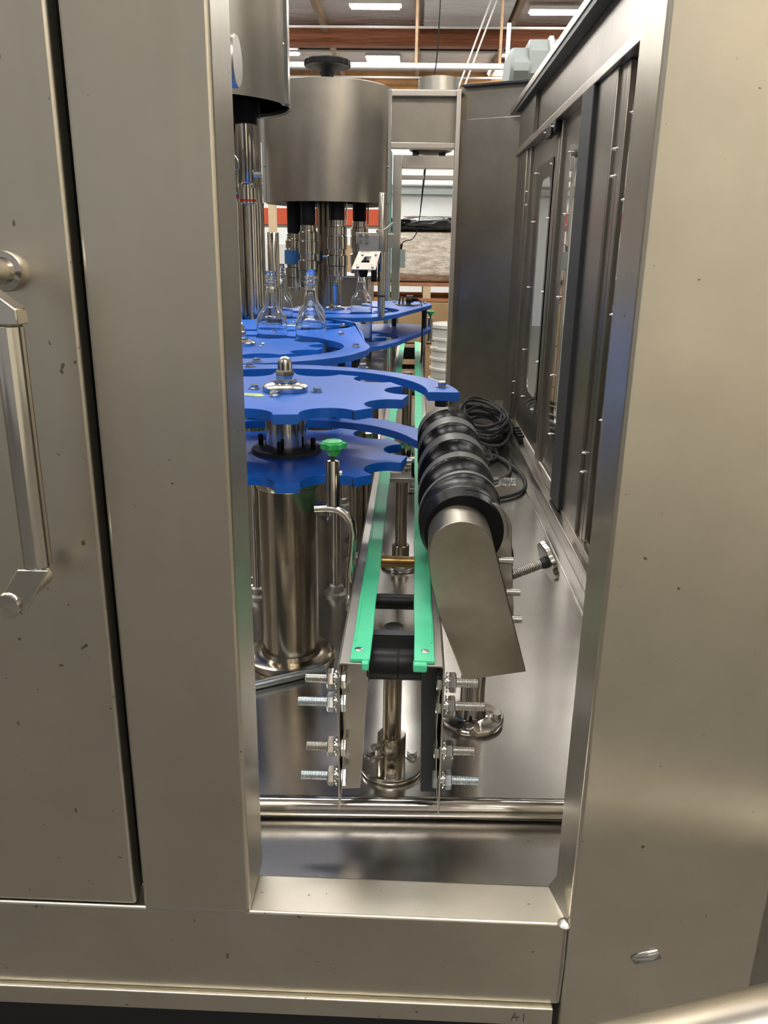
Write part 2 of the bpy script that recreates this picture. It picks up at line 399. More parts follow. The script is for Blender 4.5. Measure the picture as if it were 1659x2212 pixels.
# outside handles of the wall doors, seen through the panes
for (y, l) in ((2.33, 'polished bar handle seen through the middle door window'),):
    t = thing('outside_handle', l, 'handle', (.52, y, .5))
    build('grip', MB().cyl((.53, y, .36), (.53, y, .74), .018, 20), 'polish', t)
    for z in (.37, .73): build('bracket', MB().cyl((.465, y + .02, z), (.53, y, z), .012, 14), 'polish', t)

# ------------------------------------------------------------------ front door with its handle
dr = thing('front_door', 'large flat brushed steel door at the left with a tubular handle', 'door', (-.6, .75, .04))
build('door_panel', MB().box(-.90, -.2965, FY - .001, .742, .0415, 1.75), 'panel', dr, bevel=.0035)
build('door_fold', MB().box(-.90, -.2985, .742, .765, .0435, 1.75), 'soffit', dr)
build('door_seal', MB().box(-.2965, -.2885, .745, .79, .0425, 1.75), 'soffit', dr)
hx, hy = -.3200, .640
h = build('handle', MB().lathe([(.0100, .484), (.0118, .486), (.0118, .688), (.0100, .690)], (hx, hy, 0), 'Z', 40), 'polish', dr)
h['label'] = 'polished tubular handle grip'
def plate3(a, b, c, d, t, off):
    off = Vector(off); vs = [Vector(p) for p in (a, b, c, d)]
    return MB().add(vs + [v + off for v in vs], [(0, 3, 2, 1), (4, 5, 6, 7), (0, 1, 5, 4), (1, 2, 6, 5), (2, 3, 7, 6), (3, 0, 4, 7)])
build('handle_bracket', plate3((hx - .0135, hy - .012, .485), (hx + .014, hy - .012, .485), (-.330, hy - .012, .447), (-.356, hy - .012, .452), 0, (0, .004, 0)), 'polish', h, bevel=.001)
build('handle_bracket', plate3((hx + .014, hy - .012, .690), (hx - .020, hy - .012, .690), (-.350, hy - .012, .735), (hx + .0135, hy - .012, .702), 0, (0, .018, 0)), 'polish', h, bevel=.001)
build('end_cap', MB().lathe([(.0, -.001), (.0105, 0), (.0118, .002), (.0118, .012), (.010, .013), (.010, .071)], (-.345, hy - .016, .452), 'Y', 32), 'polish', h)
build('rosette', MB().lathe([(.011, -.05), (.0115, -.012), (.0165, -.011), (.0175, -.008), (.0175, 0)], (-.3530, FY - .001, .728), 'Y', 32), 'polish', h)

# foreground tube at the lower right corner
ft = build('foreground_rail', MB().cyl((.03, .483, .080), (.55, .631, .080), .030, 48), 'frame')
tag(ft, 'bright steel tube crossing the lower right corner nearest the camera', 'rail')
ft.location = (0, 0, 0)

# caster under the machine
cs = thing('caster_wheel', 'dark caster wheel barely visible under the lower lip at bottom left', 'wheel', (-.32, .86, -.19))
build('tyre', MB().lathe([(.03, -.012), (.052, -.012), (.058, -.006), (.058, .006), (.052, .012), (.03, .012)], (-.34, .83, -.135), 'Y', 32), 'rubber', cs)
build('hub', MB().lathe([(0, -.018), (.006, -.018), (.013, -.015), (.013, .014), (0, .014)], (-.34, .83, -.132), 'Y', 20), 'dull', cs)
build('fork', MB().box(-.37, -.31, .845, .85, -.15, -.12), 'dark', cs)

# ------------------------------------------------------------------ star wheels
TZ, LZ, PT = .516, .409, .0155          # tops of upper and lower blue plates, thickness
def star_poly(cx, cy, Rr, teeth, rp=.0455, cr=.004):
    pts = []; n = len(teeth)
    for i in range(n):
        a0, a1 = teeth[i], teeth[(i + 1) % n] + (360 if i == n - 1 else 0)
        mid = (a0 + a1) / 2; c = Rr + cr
        beta = math.degrees(math.acos((Rr * Rr + c * c - rp * rp) / (2 * Rr * c)))
        pc = (cx + c * math.cos(R(mid)), cy + c * math.sin(R(mid)))
        s = (cx + Rr * math.cos(R(mid - beta)), cy + Rr * math.sin(R(mid - beta)))
        e = (cx + Rr * math.cos(R(mid + beta)), cy + Rr * math.sin(R(mid + beta)))
        aa = math.degrees(math.atan2(s[1] - pc[1], s[0] - pc[0])); ab = math.degrees(math.atan2(e[1] - pc[1], e[0] - pc[0]))
        # go through the inner side (direction mid+180), clockwise in angle
        while ab > aa: ab -= 360
        while ab < aa - 360: ab += 360
        pts += arc(pc[0], pc[1], rp, aa, ab, 14)
    return pts
def acorn():
    m = MB(); m.lathe([(.021, 0), (.021, .003)], n=28); m.hexp((0, 0, .003), (0, 0, .021), .0165, .2)
    m.lathe([(.0125, .021), (.0125, .029), (.0118, .034), (.009, .0395), (.005, .0425), (0, .0435)], n=24); return m
def star_wheel(label, cx, cy, Rr, teeth, colr=.053, flr=.081, cap='acorn', mat_col='column'):
    t = thing('star_wheel', label, 'star wheel', (cx, cy, 0))
    poly = star_poly(cx, cy, Rr, teeth)
    build('upper_disc', MB().prism(poly, TZ - PT, TZ), 'blue', t, bevel=.0006, smooth=30)
    build('lower_disc', MB().prism(poly, LZ - PT, LZ), 'blue', t, bevel=.0006, smooth=30)
    o = (cx, cy, 0)
    build('column', MB().lathe([(colr, .012), (colr, .345), (colr + .003, .345), (colr + .004, .347), (colr + .004, .374), (colr + .003, .376)], o, 'Z', 48), mat_col, t)
    build('base_flange', MB().lathe([(flr + .001, 0), (flr + .003, .002), (flr + .003, .011), (flr, .0135), (colr + .012, .0145), (colr + .004, .017), (colr, .024)], o, 'Z', 56), mat_col, t)
    build('neck', MB().lathe([(colr - .006, .374), (colr - .006, LZ - PT)], o, 'Z', 32), 'black', t)
    build('hub', MB().lathe([(.0365, LZ), (.0365, TZ - PT)], o, 'Z', 36), 'polish', t)
    build('hub_collar', MB().lathe([(.0365, LZ + .008), (.060, LZ + .007), (.0615, LZ + .005), (.0615, LZ)], o, 'Z', 48), 'rubber', t)
    for a in (-95, -15, 75, 165):
        inst('socket_screw', 'ss', hexbolt_black, 'black', t, (cx + .050 * math.cos(R(a)), cy + .050 * math.sin(R(a)), LZ + .003))
    build('clamp_disc', MB().lathe([(.039, TZ), (.0395, TZ + .001), (.0395, TZ + .008), (.037, TZ + .0105), (.017, TZ + .016), (.0, TZ + .016)], o, 'Z', 48), 'bolt', t)
    if cap == 'acorn': inst('cap_nut', 'acorn', acorn, 'bolt', t, (cx, cy, TZ + .0155), (0, 0, .3))
    for a in (-100, -10, 80, 170):
        inst('disc_bolt', 'hb', hexbolt_v, 'bolt', t, (cx + .057 * math.cos(R(a)), cy + .057 * math.sin(R(a)), TZ), (0, 0, R(a * 3)), .9)
    return t
S1 = (-.218, 1.385); S2 = (-.435, 2.05); S2b = (-.45, 2.68); S3 = (-.32, 3.38)
st1 = star_wheel('nearest blue star wheel, on the wide steel column, with dome nut', *S1, .214, [-80, -48, -12, 27, 64, 99, 135, 171, 207, 243])
star_wheel('second blue star wheel from the front, at left edge beside the post', *S2, .214, [24 + 36 * k for k in range(-2, 8)], .045, .07)
st2 = [o for o in C.objects if o.name == 'star_wheel.001'][0]
build('tape_label', MB().prism([(-.50, 1.975), (-.445, 1.955), (-.435, 1.972), (-.49, 1.99)], TZ + .0002, TZ + .0008), 'tape', st2)['label'] = 'yellow green tape label'
st2b = star_wheel('third blue star wheel, with the tall round post, behind the bottles', *S2b, .214, [-68 + 36 * k for k in range(10)], .045, .07, None)
st3 = star_wheel('farthest blue star wheel, under the large capping drum', *S3, .214, [-75 + 36 * k for k in range(10)], .045, .07, None)
build('tape_label', MB().prism([(-.405, 2.60), (-.33, 2.60), (-.335, 2.64), (-.40, 2.635)], TZ + .0002, TZ + .0008), 'tape', st2b)['label'] = 'yellow green tape label'
def post_on(t, S, prof, name, mat): build(name, MB().lathe(prof, (*S, 0), 'Z', 32), mat, t)
post_on(st2b, S2b, [(.039, TZ + .0155), (.039, TZ + .025), (.027, TZ + .025), (.027, .628), (.0185, .63), (.0185, .795), (.017, .798)], 'centre_post', 'polish')
post_on(st2b, S2b, [(.0405, TZ + .016), (.0405, TZ + .024)], 'post_ring', 'rubber')
post_on(st3, S3, [(.011, TZ + .0155), (.011, .60), (.014, .605), (.015, .64), (.012, .645), (.012, .70)], 'shaft', 'polish')
cl = build('wing_clamp', MB().lathe([(.0, -.03), (.02, -.02), (.026, 0), (.02, .02), (.0, .03)], (*S3, .71), 'Z', 20), 'polish', st3)
build('wing', MB().cyl((S3[0] - .05, S3[1], .722), (S3[0] + .05, S3[1], .722), .006, 10), 'bolt', cl)
# tape and ink arrows on the nearest wheel
tp = build('tape_label', MB().prism([(-.300, 1.350), (-.294, 1.329), (-.250, 1.316), (-.243, 1.323), (-.252, 1.342)], TZ + .0002, TZ + .0008), 'tape', st1)
tp['label'] = 'yellow green tape label with faint pencil writing'
for k in range(5): build('pencil_mark', MB().tube([(-.286 + k * .0055, 1.338 - k * .002, TZ + .0011), (-.284 + k * .0055, 1.332 - k * .002, TZ + .0011), (-.2825 + k * .0055, 1.337 - k * .002, TZ + .0011)], .00035, 5), 'dull', tp)
def ink(parent, pts, r=.0007, name='ink_mark'): return build(name, MB().tube(pts, r, 6), 'ink', parent)
a48 = R(-48); ex, ey = S1[0] + .2139 * math.cos(R(-53)), S1[1] + .2139 * math.sin(R(-53))
for z, s in ((TZ - PT / 2, 1), (LZ - PT / 2, -1)):
    tx, ty = math.cos(R(-53 + 90)), math.sin(R(-53 + 90))
    nx, ny = math.cos(R(-53)) * .0012, math.sin(R(-53)) * .0012
    P0 = Vector((ex + nx, ey + ny, z)); T = Vector((tx, ty, 0))
    ink(st1, [P0 + Vector((0, 0, -s * .006)), P0 + Vector((0, 0, s * .006))])
    ink(st1, [P0 - T * .003 + Vector((0, 0, s * .003)), P0 + Vector((0, 0, s * .006)), P0 + T * .003 + Vector((0, 0, s * .002))])

# ------------------------------------------------------------------ blue guide plates
def guide(label, polys, bolts, legs=None):
    c = bolts[0]
    t = thing('bottle_guide', label, 'guide plate', (c[0], c[1], 0))
    build('upper_plate', MB().prism(polys[0], TZ - PT, TZ), 'blue', t, bevel=.0006, smooth=30)
    build('lower_plate', MB().prism(polys[1], LZ - PT, LZ), 'blue', t, bevel=.0006, smooth=30)
    for x, y in bolts: inst('plate_bolt', 'hb', hexbolt_v, 'bolt', t, (x, y, TZ), (0, 0, x * 40))
    for x, y in (bolts if legs is None else legs):
        build('leg', MB().lathe([(.011, .0), (.011, LZ - PT)], (x, y, 0), 'Z', 20), 'polish', t)
        build('spacer', MB().lathe([(.011, LZ), (.011, TZ - PT)], (x, y, 0), 'Z', 20), 'soffit', t)
        build('foot', MB().lathe([(.028, 0), (.028, .006), (.018, .009), (.016, .022), (.011, .026)], (x, y, 0), 'Z', 24), 'dull', t)
    return t
def polar(c, prs): return [(c[0] + r * math.cos(R(a)), c[1] + r * math.sin(R(a))) for a, r in prs]
def lerp_arc(c, a0, r0, a1, r1, n=20): return polar(c, [(a0 + (a1 - a0) * i / n, r0 + (r1 - r0) * i / n) for i in range(n + 1)])
g1u = lerp_arc(S1, 3.5, .302, 60, .306) + lerp_arc(S1, 62, .307, 118, .345, 16) + lerp_arc(S1, 118, .272, 62, .266, 16) + lerp_arc(S1, 60, .265, 3.5, .247)
g1l = [(.014, 1.485), (.016, 1.60)] + lerp_arc(S1, 50, .318, 60, .335) + lerp_arc(S1, 62, .335, 118, .345, 16) + lerp_arc(S1, 118, .272, 62, .27, 16) + lerp_arc(S1, 60, .27, 28, .252)
guide('nearest curved blue guide plate, hooking around the front star wheel', [g1u, g1l],
      [(.055, 1.455), (-.102, 1.685), (-.335, 1.665)], [(-.16, 1.69), (-.335, 1.665)])
g1 = [o for o in C.objects if o.name == 'bottle_guide'][0]
build('stub', MB().cyl((.055, 1.455, .482), (.055, 1.455, TZ - PT), .012, 20), 'soffit', g1)
g2 = ([(-.75, 1.69), (-.43, 1.70)] + lerp_arc(S2, -86, .35, -20, .325, 16) + lerp_arc(S2, -16, .325, 20, .33, 8) +
      [(-.150, 2.45), (-.175, 2.62), (-.205, 2.80), (-.225, 2.85), (-.27, 2.885), (-.40, 2.905)] +
      lerp_arc(S2b, 62, .262, -90, .262, 26)[0:] + [(-.80, 2.418), (-.80, 2.315)] + lerp_arc(S2, 90, .262, -90, .262, 30) + [(-.75, 1.79)])
# keep the back strip just clear of the third wheel
g2 = [p for p in g2]
guide('wide blue guide plate beside the second and third star wheels', [g2, g2],
      [(-.143, 2.06), (-.205, 2.36), (-.225, 2.62), (-.40, 2.365), (-.335, 1.745), (-.62, 2.365)])
g3 = [(-.64, 2.965), (-.45, 2.955), (-.25, 2.965), (-.20, 2.975), (-.155, 3.0), (-.115, 3.06), (-.06, 3.2), (.0, 3.45), (.05, 3.64), (.075, 3.74), (.083, 3.80), (.078, 3.88), (.05, 3.96), (.0, 4.0), (-.12, 4.02), (-.22, 3.96), (-.24, 3.80)]
g3 += lerp_arc(S3, 58, .262, -168, .262, 40) + [(-.72, 3.30)]
guide('farthest wide blue guide plate reaching over the conveyor, with a sensor on it', [g3, g3],
      [(.052, 3.84), (-.03, 3.95), (-.09, 3.90), (-.56, 3.02)], [(.052, 3.84), (-.09, 3.90), (-.56, 3.02)])
# thin steel plate on which the bottles slide
dp = build('slide_plate', MB().box(-1.0, -.112, 1.95, 3.62, .318, .326), 'inner')
tag(dp, 'plain steel slide plate under the bottles and the rear star wheels', 'plate')
lg = [build('leg', MB().cyl((x, y, 0), (x, y, .318), .012, 14), 'column', dp) for x, y in ((-.13, 2.02), (-.13, 2.9), (-.9, 2.0), (-.9, 3.5))]
for x, y, h, l in ((-.345, 1.72, 1, 'dark round machine post standing left of the wide steel column'),
                   (-.135, 1.93, 1, 'dark round machine post behind the green knob clamp'),
                   (-.108, 1.96, 1, 'second dark round machine post behind the green knob clamp, nearer the conveyor'),
                   (-.245, 2.30, 1, 'slim polished post with a round foot, behind the green knob clamp')):
    t = thing('machine_post', l, 'post', (x, y, 0))
    build('shaft', MB().cyl((x, y, .02), (x, y, .318 if y > 1.95 else .385), .0145, 24), 'column', t)
    build('foot', MB().lathe([(.03, 0), (.03, .007), (.021, .012), (.019, .026), (.0145, .03)], (x, y, 0), 'Z', 28), 'polish', t)

# ------------------------------------------------------------------ bottles
BZ = .326
def bottle_mb(o=(0, 0, 0)):
    H = .365; out = [(.0, .004), (.028, .002), (.037, 0), (.0410, .005), (.0415, .012), (.0415, .226), (.0408, .238), (.0375, .249), (.0315, .258), (.0250, .266), (.0205, .275),
                     (.0182, .287), (.0168, .305), (.0152, .326), (.0168, .328), (.0168, .331), (.0138, .333), (.0138, .338), (.0158, .340), (.0158, .343), (.0138, .345), (.0138, .350), (.0155, .352), (.0155, .355), (.0138, .357), (.0138, .364), (.0130, .3655)]
    inn = [(.0122, .3655), (.0122, .345), (.0136, .325), (.0154, .305), (.0168, .287), (.0191, .274), (.0237, .265), (.0303, .2565), (.0362, .2475), (.0394, .237), (.0401, .225), (.0400, .014), (.034, .008), (.0, .010)]
    return MB().lathe(out + inn, o, 'Z', 40)
def bottle(x, y, z, label, src=None):
    if src is None:
        t = build('glass_bottle', bottle_mb(), 'glass', smooth=60)
    else: t = src.copy(); C.objects.link(t)
    t.location = (x, y, z)
    return tag(t, label, 'bottle', 'clear glass bottles in the star wheels')
def pocket(S, a, r=.218): return (S[0] + r * math.cos(R(a)), S[1] + r * math.sin(R(a)))
b0 = bottle(*pocket(S2, 42), BZ, 'clear empty glass bottle nearest the right, in front of another bottle')
for (S, a, l) in ((S2, 78, 'clear glass bottle standing in front of the tall round post'),
                  (S2, 114, 'front clear glass bottle cut off by the left steel post'),
                  (S2b, -50, 'clear glass bottle directly behind the nearest right one'),
                  (S2b, -122, 'rear clear glass bottle cut off by the left steel post'),
                  (S2b, 94, 'clear glass bottle behind the tall round post, on its left'),
                  (S3, -165, 'clear glass bottle behind the tall round post, on its right'),
                  (S3, -57, 'clear glass bottle under the black funnel and the square steel plate')):
    bottle(*pocket(S, a), BZ, l, b0)
lying = b0.copy(); C.objects.link(lying); lying.location = (.345 - .365, 2.50, .0418)
lying.rotation_euler = (0, PI / 2, R(4)); lying['label'] = 'clear glass bottle lying on its side on the base plate by the cables'; del lying['group']

# ------------------------------------------------------------------ conveyor
cv = thing('conveyor', 'narrow steel conveyor frame with two green wear strips and no chain', 'conveyor', (-.016, 2.6, 0))
CZ = .275; CY0, CY1 = .868, 4.45
def cvp(n, mb, mat, bevel=0, **k): return build(n, mb, mat, cv, bevel=bevel, **k)
# rails: folded channels
for s, xo, xi in ((0, -.081, -.047), (1, .049, .017)):
    sg = 1 if xi > xo else -1
    prof = [(xo, CZ - .062), (xo, CZ - .004), (xo + sg * .003, CZ - .001), (xi, CZ - .001), (xi, CZ - .003), (xo + sg * .004, CZ - .003), (xo + sg * .002, CZ - .005), (xo + sg * .002, CZ - .062)]
    cvp('side_rail', MB().prism(prof, CY0, CY1, XZ), 'dull', .0003)
def strip_poly(x0, x1, y0, y1):
    n = 14; L = []; Rr = []
    for i in range(n + 1):
        y = y0 + (y1 - y0) * i / n; w = .0006 * math.sin(i * 2.1)
        L.append((x0 + w, y)); Rr.append((x1 + w, y))
    return L + Rr[::-1]
for x0, x1 in ((-.066, -.042), (.0115, .0365)):
    st = cvp('wear_strip', MB().prism(strip_poly(x0, x1, CY0 + .004, 2.02), CZ - .001, CZ + .0035), 'green', .0008)
    cvp('wear_strip', MB().prism(strip_poly(x0, x1, 2.024, CY1), CZ - .001, CZ + .0035), 'green', .0008)
    build('edge_lip', MB().box(x0 + .002 if x0 < 0 else x1 - .0045, x0 + .0045 if x0 < 0 else x1 - .002, CY0 + .05, 2.0, CZ + .0033, CZ + .0046), 'green', st, bevel=.0006)
    build('strip_rivet', MB().lathe([(.0052, 0), (.005, .0008), (.0025, .0016), (0, .0012)], ((x0 + x1) / 2 - .003 + (.004 if x0 > 0 else 0), CY0 + .028, CZ + .0035), 'Z', 16), 'bolt', st)
    build('torn_end', MB().box(x0 + .014 if x0 < 0 else x0 - .001, x1 - .001 if x0 < 0 else x0 + .016, CY0 - .004, CY0 + .010, CZ - .009, CZ + .002), 'green', st, bevel=.002)
# end plates, front-facing brackets
cvp('end_plate', MB().box(-.0805, -.0785, CY0 - .002, .935, .062, .262), 'dull', .0004)
cvp('end_plate', MB().box(.0475, .0495, CY0 - .002, .935, .062, .262), 'dull', .0004)
cvp('bracket_plate', MB().prism([(-.0785, .066), (-.0545, .068), (-.0445, .25), (-.0785, .262)], .905, .907, XZ), 'frame', .0004)
cvp('bracket_plate', MB().prism([(.0475, .066), (.0255, .066), (.0215, .262), (.0475, .262)], .905, .907, XZ), 'soffit', .0004)
def bulge(x, sgn):
    m = MB(); n = 16; pts = []
    for i in range(n + 1):
        t = i / n; pts.append((x + sgn * .0045 * abs(math.sin(t * PI)) ** .6 * (1 if i < n / 2 else .7), .252 - t * .17))
    poly = pts + [(a + .0009 * sgn, b) for a, b in pts[::-1]]
    return m.prism(poly, CY0 + .001, .93, XZ)
cvp('shim_plate', bulge(-.0778, 1), 'frame'); cvp('shim_plate', bulge(.0468, -1), 'frame')
# through bolts
def thread(r, L, pitch=.0016):
    pr = [(r * .8, 0)]; z = .0006
    while z < L - .0012: pr += [(r, z), (r, z + pitch * .35), (r * .84, z + pitch * .55)]; z += pitch
    return pr + [(r * .9, L - .0004), (r * .7, L)]
def through_bolt():
    m = MB()     # along +Z (out of the conveyor): head inside
    m.lathe([(.0128, -.0022), (.0128, -.0006)], n=22); m.lathe([(.0128, .0026), (.0128, .0042)], n=22); m.lathe([(.0085, .0048), (.0085, .0062)], n=22)
    m.lathe([(.0052, -.002), (.0052, .005)], n=12)
    return m
def tb_head(): m = MB(); m.hexp((0, 0, -.0024), (0, 0, -.0095), .0122, .2); return m
def tb_nut(): m = MB(); m.hexp((0, 0, .0064), (0, 0, .0150), .0126, .5); return m
def tb_rod(L):
    def f(): return MB().lathe(thread(.0060, L, .0019), (0, 0, .004), 'Z', 16)
    return f
for side, x, ry in ((-1, -.0805, -PI / 2), (1, .0495, PI / 2)):
    for z, L, mt in ((.242, .038, 'bolt'), (.209, .048, 'zinc' if side < 0 else 'bolt'), (.144, .038, 'dull' if side < 0 else 'bolt'), (.100, .046, 'zinc')):
        loc = (x, .886, z)
        b = inst('frame_bolt', 'tb', through_bolt, 'bolt', cv, loc, (0, ry, 0))
        for nm, key, fn, mm in (('bolt_head', 'tbh', tb_head, mt), ('nut', 'tbn', tb_nut, mt if z != .100 or side > 0 else 'dull'), ('threaded_end', 'tbr%g' % L, tb_rod(L), mt)):
            if (key, mm) not in _shared: o = build(nm, fn(), mm); _shared[(key, mm)] = o.data
            else: o = bpy.data.objects.new(nm, _shared[(key, mm)]); C.objects.link(o)
            o.parent = b; o.location = (0, 0, 0)
# small hex bolts on the left rail side
for y, z in ((1.115, .245), (1.30, .25)): inst('rail_bolt', 'hb', hexbolt_v, 'bolt', cv, (-.081, y, z), (0, -PI / 2, 0), .9)
# roller and cross bars
cvp('idler_roller', MB().lathe([(.0195, -.046), (.020, -.044), (.020, -.009), (.0187, -.0085), (.0187, -.0075), (.020, -.007), (.020, .038), (.019, .040)], (0, .928, .242), 'X', 36), 'black')
cvp('roller_end', MB().lathe([(.024, -.0475), (.024, -.0455)], (0, .928, .242), 'X', 36), 'black')
cvp('cross_plate', MB().box(-.079, .048, .972, .986, .236, .262), 'soffit', .001)
cvp('cross_bar', MB().cyl((-.079, 1.10, .252), (.048, 1.10, .252), .0115, 24), 'black')
bb = cvp('cross_bar', MB().cyl((-.079, 1.252, .256), (.048, 1.252, .256), .0095, 24), 'brass'); bb['label'] = 'brown stained cross bar'
for y in (2.35, 3.0, 3.7): cvp('cross_bar', MB().cyl((-.079, y, .245), (.048, y, .245), .011, 16), 'black')
# support posts
def support(y, r=.0138, top=.236, setscrews=True, x=-.0165):
    cvp('support_post', MB().cyl((x, y, .01), (x, y, top), r, 32), 'column')
    fl = cvp('support_flange', MB().lathe([(.047, 0), (.0485, .002), (.0485, .007), (.0475, .0085), (.02, .0085)], (x, y, 0), 'Z', 44), 'polish')
    build('collar', MB().lathe([(.0215, .008), (.0215, .056), (.020, .058), (.0142, .058)], (x, y, 0), 'Z', 36), 'column', fl)
    for a in (-88, 28, 152): inst('flange_bolt', 'hb', hexbolt_v, 'bolt', fl, (x + .036 * math.cos(R(a)), y + .036 * math.sin(R(a)), .0085), (0, 0, a), .95)
    if setscrews:
        for z in (.047, .026):
            build('set_screw', MB().lathe([(.0035, 0), (.0035, .008), (.0052, .008), (.0052, .017), (.003, .0172), (.003, .014), (0, .014)], (x - .014, y - .0158, z), Vector((-.72, -.66, .22)).normalized(), 14), 'bolt', fl)
support(1.050); support(1.872, .0145, .225, False); support(3.0, .0145, .225, False)
cvp('support_bracket', MB().box(-.079, .048, 1.84, 1.90, .225, .236), 'dull', .001)
cvp('drive_block', MB().box(.005, .045, 1.86, 1.92, .236, .27), 'black', .003)
cvp('drive_shaft', MB().cyl((-.075, 1.9, .262), (.045, 1.9, .262), .012, 18), 'polish')
cvp('drive_collar', MB().cyl((-.035, 1.9, .262), (-.018, 1.9, .262), .017, 18), 'black')
cvp('upright_rod', MB().cyl((-.010, 1.955, .236), (-.010, 1.955, .47), .0115, 20), 'column')
cvp('end_crossing', MB().box(-.079, .048, 4.32, 4.37, .20, .262), 'black', .002)

# guide-rail clamp with the green knob
def knob_mb(cx, cy, z, r=.021):
    pts = []
    for i in range(70):
        a = 2 * PI * i / 70; rr = r * (1 + .13 * math.cos(7 * a)); pts.append((cx + rr * math.cos(a), cy + rr * math.sin(a)))
    m = MB(); m.prism(pts, z, z + .0085); m.lathe([(.006, -.012), (.009, -.009), (.012, 0)], (cx, cy, z), 'Z', 20)
    m.lathe([(r * .86, .0085), (r * .7, .0112), (0, .0118)], (cx, cy, z), 'Z', 28); return m
kx, ky = -.1115, 1.13
ck = thing('rail_clamp', 'green seven-lobed knob on a steel post, clamped left of the conveyor', 'clamp', (kx, ky, .26))
build('post', MB().lathe([(.0108, .392), (.0108, .456), (.0100, .4595), (.005, .4605)], (kx, ky, 0), 'Z', 32), 'polish', ck)
build('post_bolt', MB().cyl((kx + .006, ky, .440), (kx + .014, ky, .440), .004, 12), 'bolt', ck)
kn = build('knob', knob_mb(kx + .001, ky, .4775, .0172), 'knob', ck, bevel=.0012, smooth=50); kn['label'] = 'bright green knob'
build('stem', MB().lathe([(.0036, .458), (.0036, .4775)], (kx, ky, 0), 'Z', 12), 'soffit', ck)
pth = [(-.138, ky, .3865), (-.120, ky, .3875), (-.104, ky, .386), (-.092, ky, .379), (-.084, ky, .366), (-.081, ky, .348), (-.083, ky, .318), (-.0868, ky, .285), (-.0868, ky, .225)]
sm = []
for i in range(len(pth) - 1):
    a, b = Vector(pth[i]), Vector(pth[i + 1]); sm += [a, (a + b) / 2]
sm.append(Vector(pth[-1]))
def flatbar(pts, w, t):
    m = MB(); vs = []; fs = []; n = len(pts); k = 12
    for i, p in enumerate(pts):
        tg = (pts[min(i + 1, n - 1)] - pts[max(i - 1, 0)]).normalized(); nn = Vector((tg.z, 0, -tg.x))
        for j in range(k):
            a = 2 * PI * j / k; ca, sa = math.cos(a), math.sin(a)
            u = w / 2 * (abs(ca) ** .35) * (1 if ca >= 0 else -1); v = t / 2 * (abs(sa) ** .6) * (1 if sa >= 0 else -1)
            vs.append(p + Vector((0, 1, 0)) * u + nn * v)
    for i in range(n - 1):
        for j in range(k): fs.append((i * k + j, i * k + (j + 1) % k, (i + 1) * k + (j + 1) % k, (i + 1) * k + j))
    fs += [tuple(range(k)), tuple((n - 1) * k + j for j in range(k))]
    return m.add(vs, fs)
build('bent_bracket', flatbar(sm, .024, .0105), 'polish', ck, smooth=50)
# distant clamp
kx2, ky2 = .081, 3.93
ck2 = thing('rail_clamp', 'small distant green knob on a steel post, right of the farthest blue plates', 'clamp', (kx2, ky2, .28))
build('post', MB().lathe([(.0125, .345), (.0125, .448), (.005, .45)], (kx2, ky2, 0), 'Z', 20), 'polish', ck2)
k2 = build('knob', knob_mb(kx2, ky2, .468, .019), 'knob', ck2, smooth=50); k2['label'] = 'green knob'
build('stem', MB().cyl((kx2, ky2, .45), (kx2, ky2, .47), .004, 10), 'soffit', ck2)
build('bracket', MB().box(.049, .105, ky2 - .012, ky2 + .012, .337, .345), 'polish', ck2, bevel=.001)
build('bracket_leg', MB().box(.0495, .056, ky2 - .012, ky2 + .012, .22, .337), 'polish', ck2, bevel=.001)

# ------------------------------------------------------------------ feed screw unit
FX, FZ = .0785, .3725
fs_t = thing('feed_screw_unit', 'black spiral feed screw with grey lands behind a slanted steel gear cover', 'feed screw', (FX, 1.19, 0))
lands = [1.70, 1.563, 1.415, 1.280, 1.170, 1.055]         # where the land crosses the top
def phase(y):       # turns counted from the far end
    for i in range(len(lands) - 1):
        if lands[i + 1] <= y <= lands[i]: return i + (lands[i] - y) / (lands[i] - lands[i + 1])
    return (lands[0] - y) / (lands[0] - lands[1]) if y > lands[0] else len(lands) - 1 + (lands[-1] - y) / .115
def scroll_mesh():
    m = MB(); n = 72; NY = 190; ya, yb = 1.072, 1.705; vs = []; fs = []
    for i in range(NY + 1):
        y = ya + (yb - ya) * i / NY
        for k in range(n):
            th = 2 * PI * k / n            # 0 = +X, 90 = top
            u = (phase(y) + (.25 - th / (2 * PI))) % 1.0
            d = min(u, 1 - u) * 2          # 0 on the land, 1 mid groove
            lw = .42 if y > 1.30 else (.30 if y > 1.2 else .16)
            if d < lw: r = .0630
            else:
                q = (d - lw) / (1 - lw); dep = .0165 if y > 1.19 else .0165 * max(0, (y - 1.10) / .09)
                r = .0622 - dep * math.sin(q * PI / 2) ** .8
            if y < 1.10: r = .0625 - (1.10 - y) * .25
            vs.append((FX + r * math.cos(th), y, FZ + r * math.sin(th)))
    for i in range(NY):
        for k in range(n): fs.append((i * n + k, i * n + (k + 1) % n, (i + 1) * n + (k + 1) % n, (i + 1) * n + k))
    fs += [tuple(range(n)), tuple(NY * n + k for k in range(n))]
    return m.add(vs, fs)
scr = build('spiral_screw', scroll_mesh(), 'screw', fs_t, smooth=60); scr['label'] = 'black spiral screw'
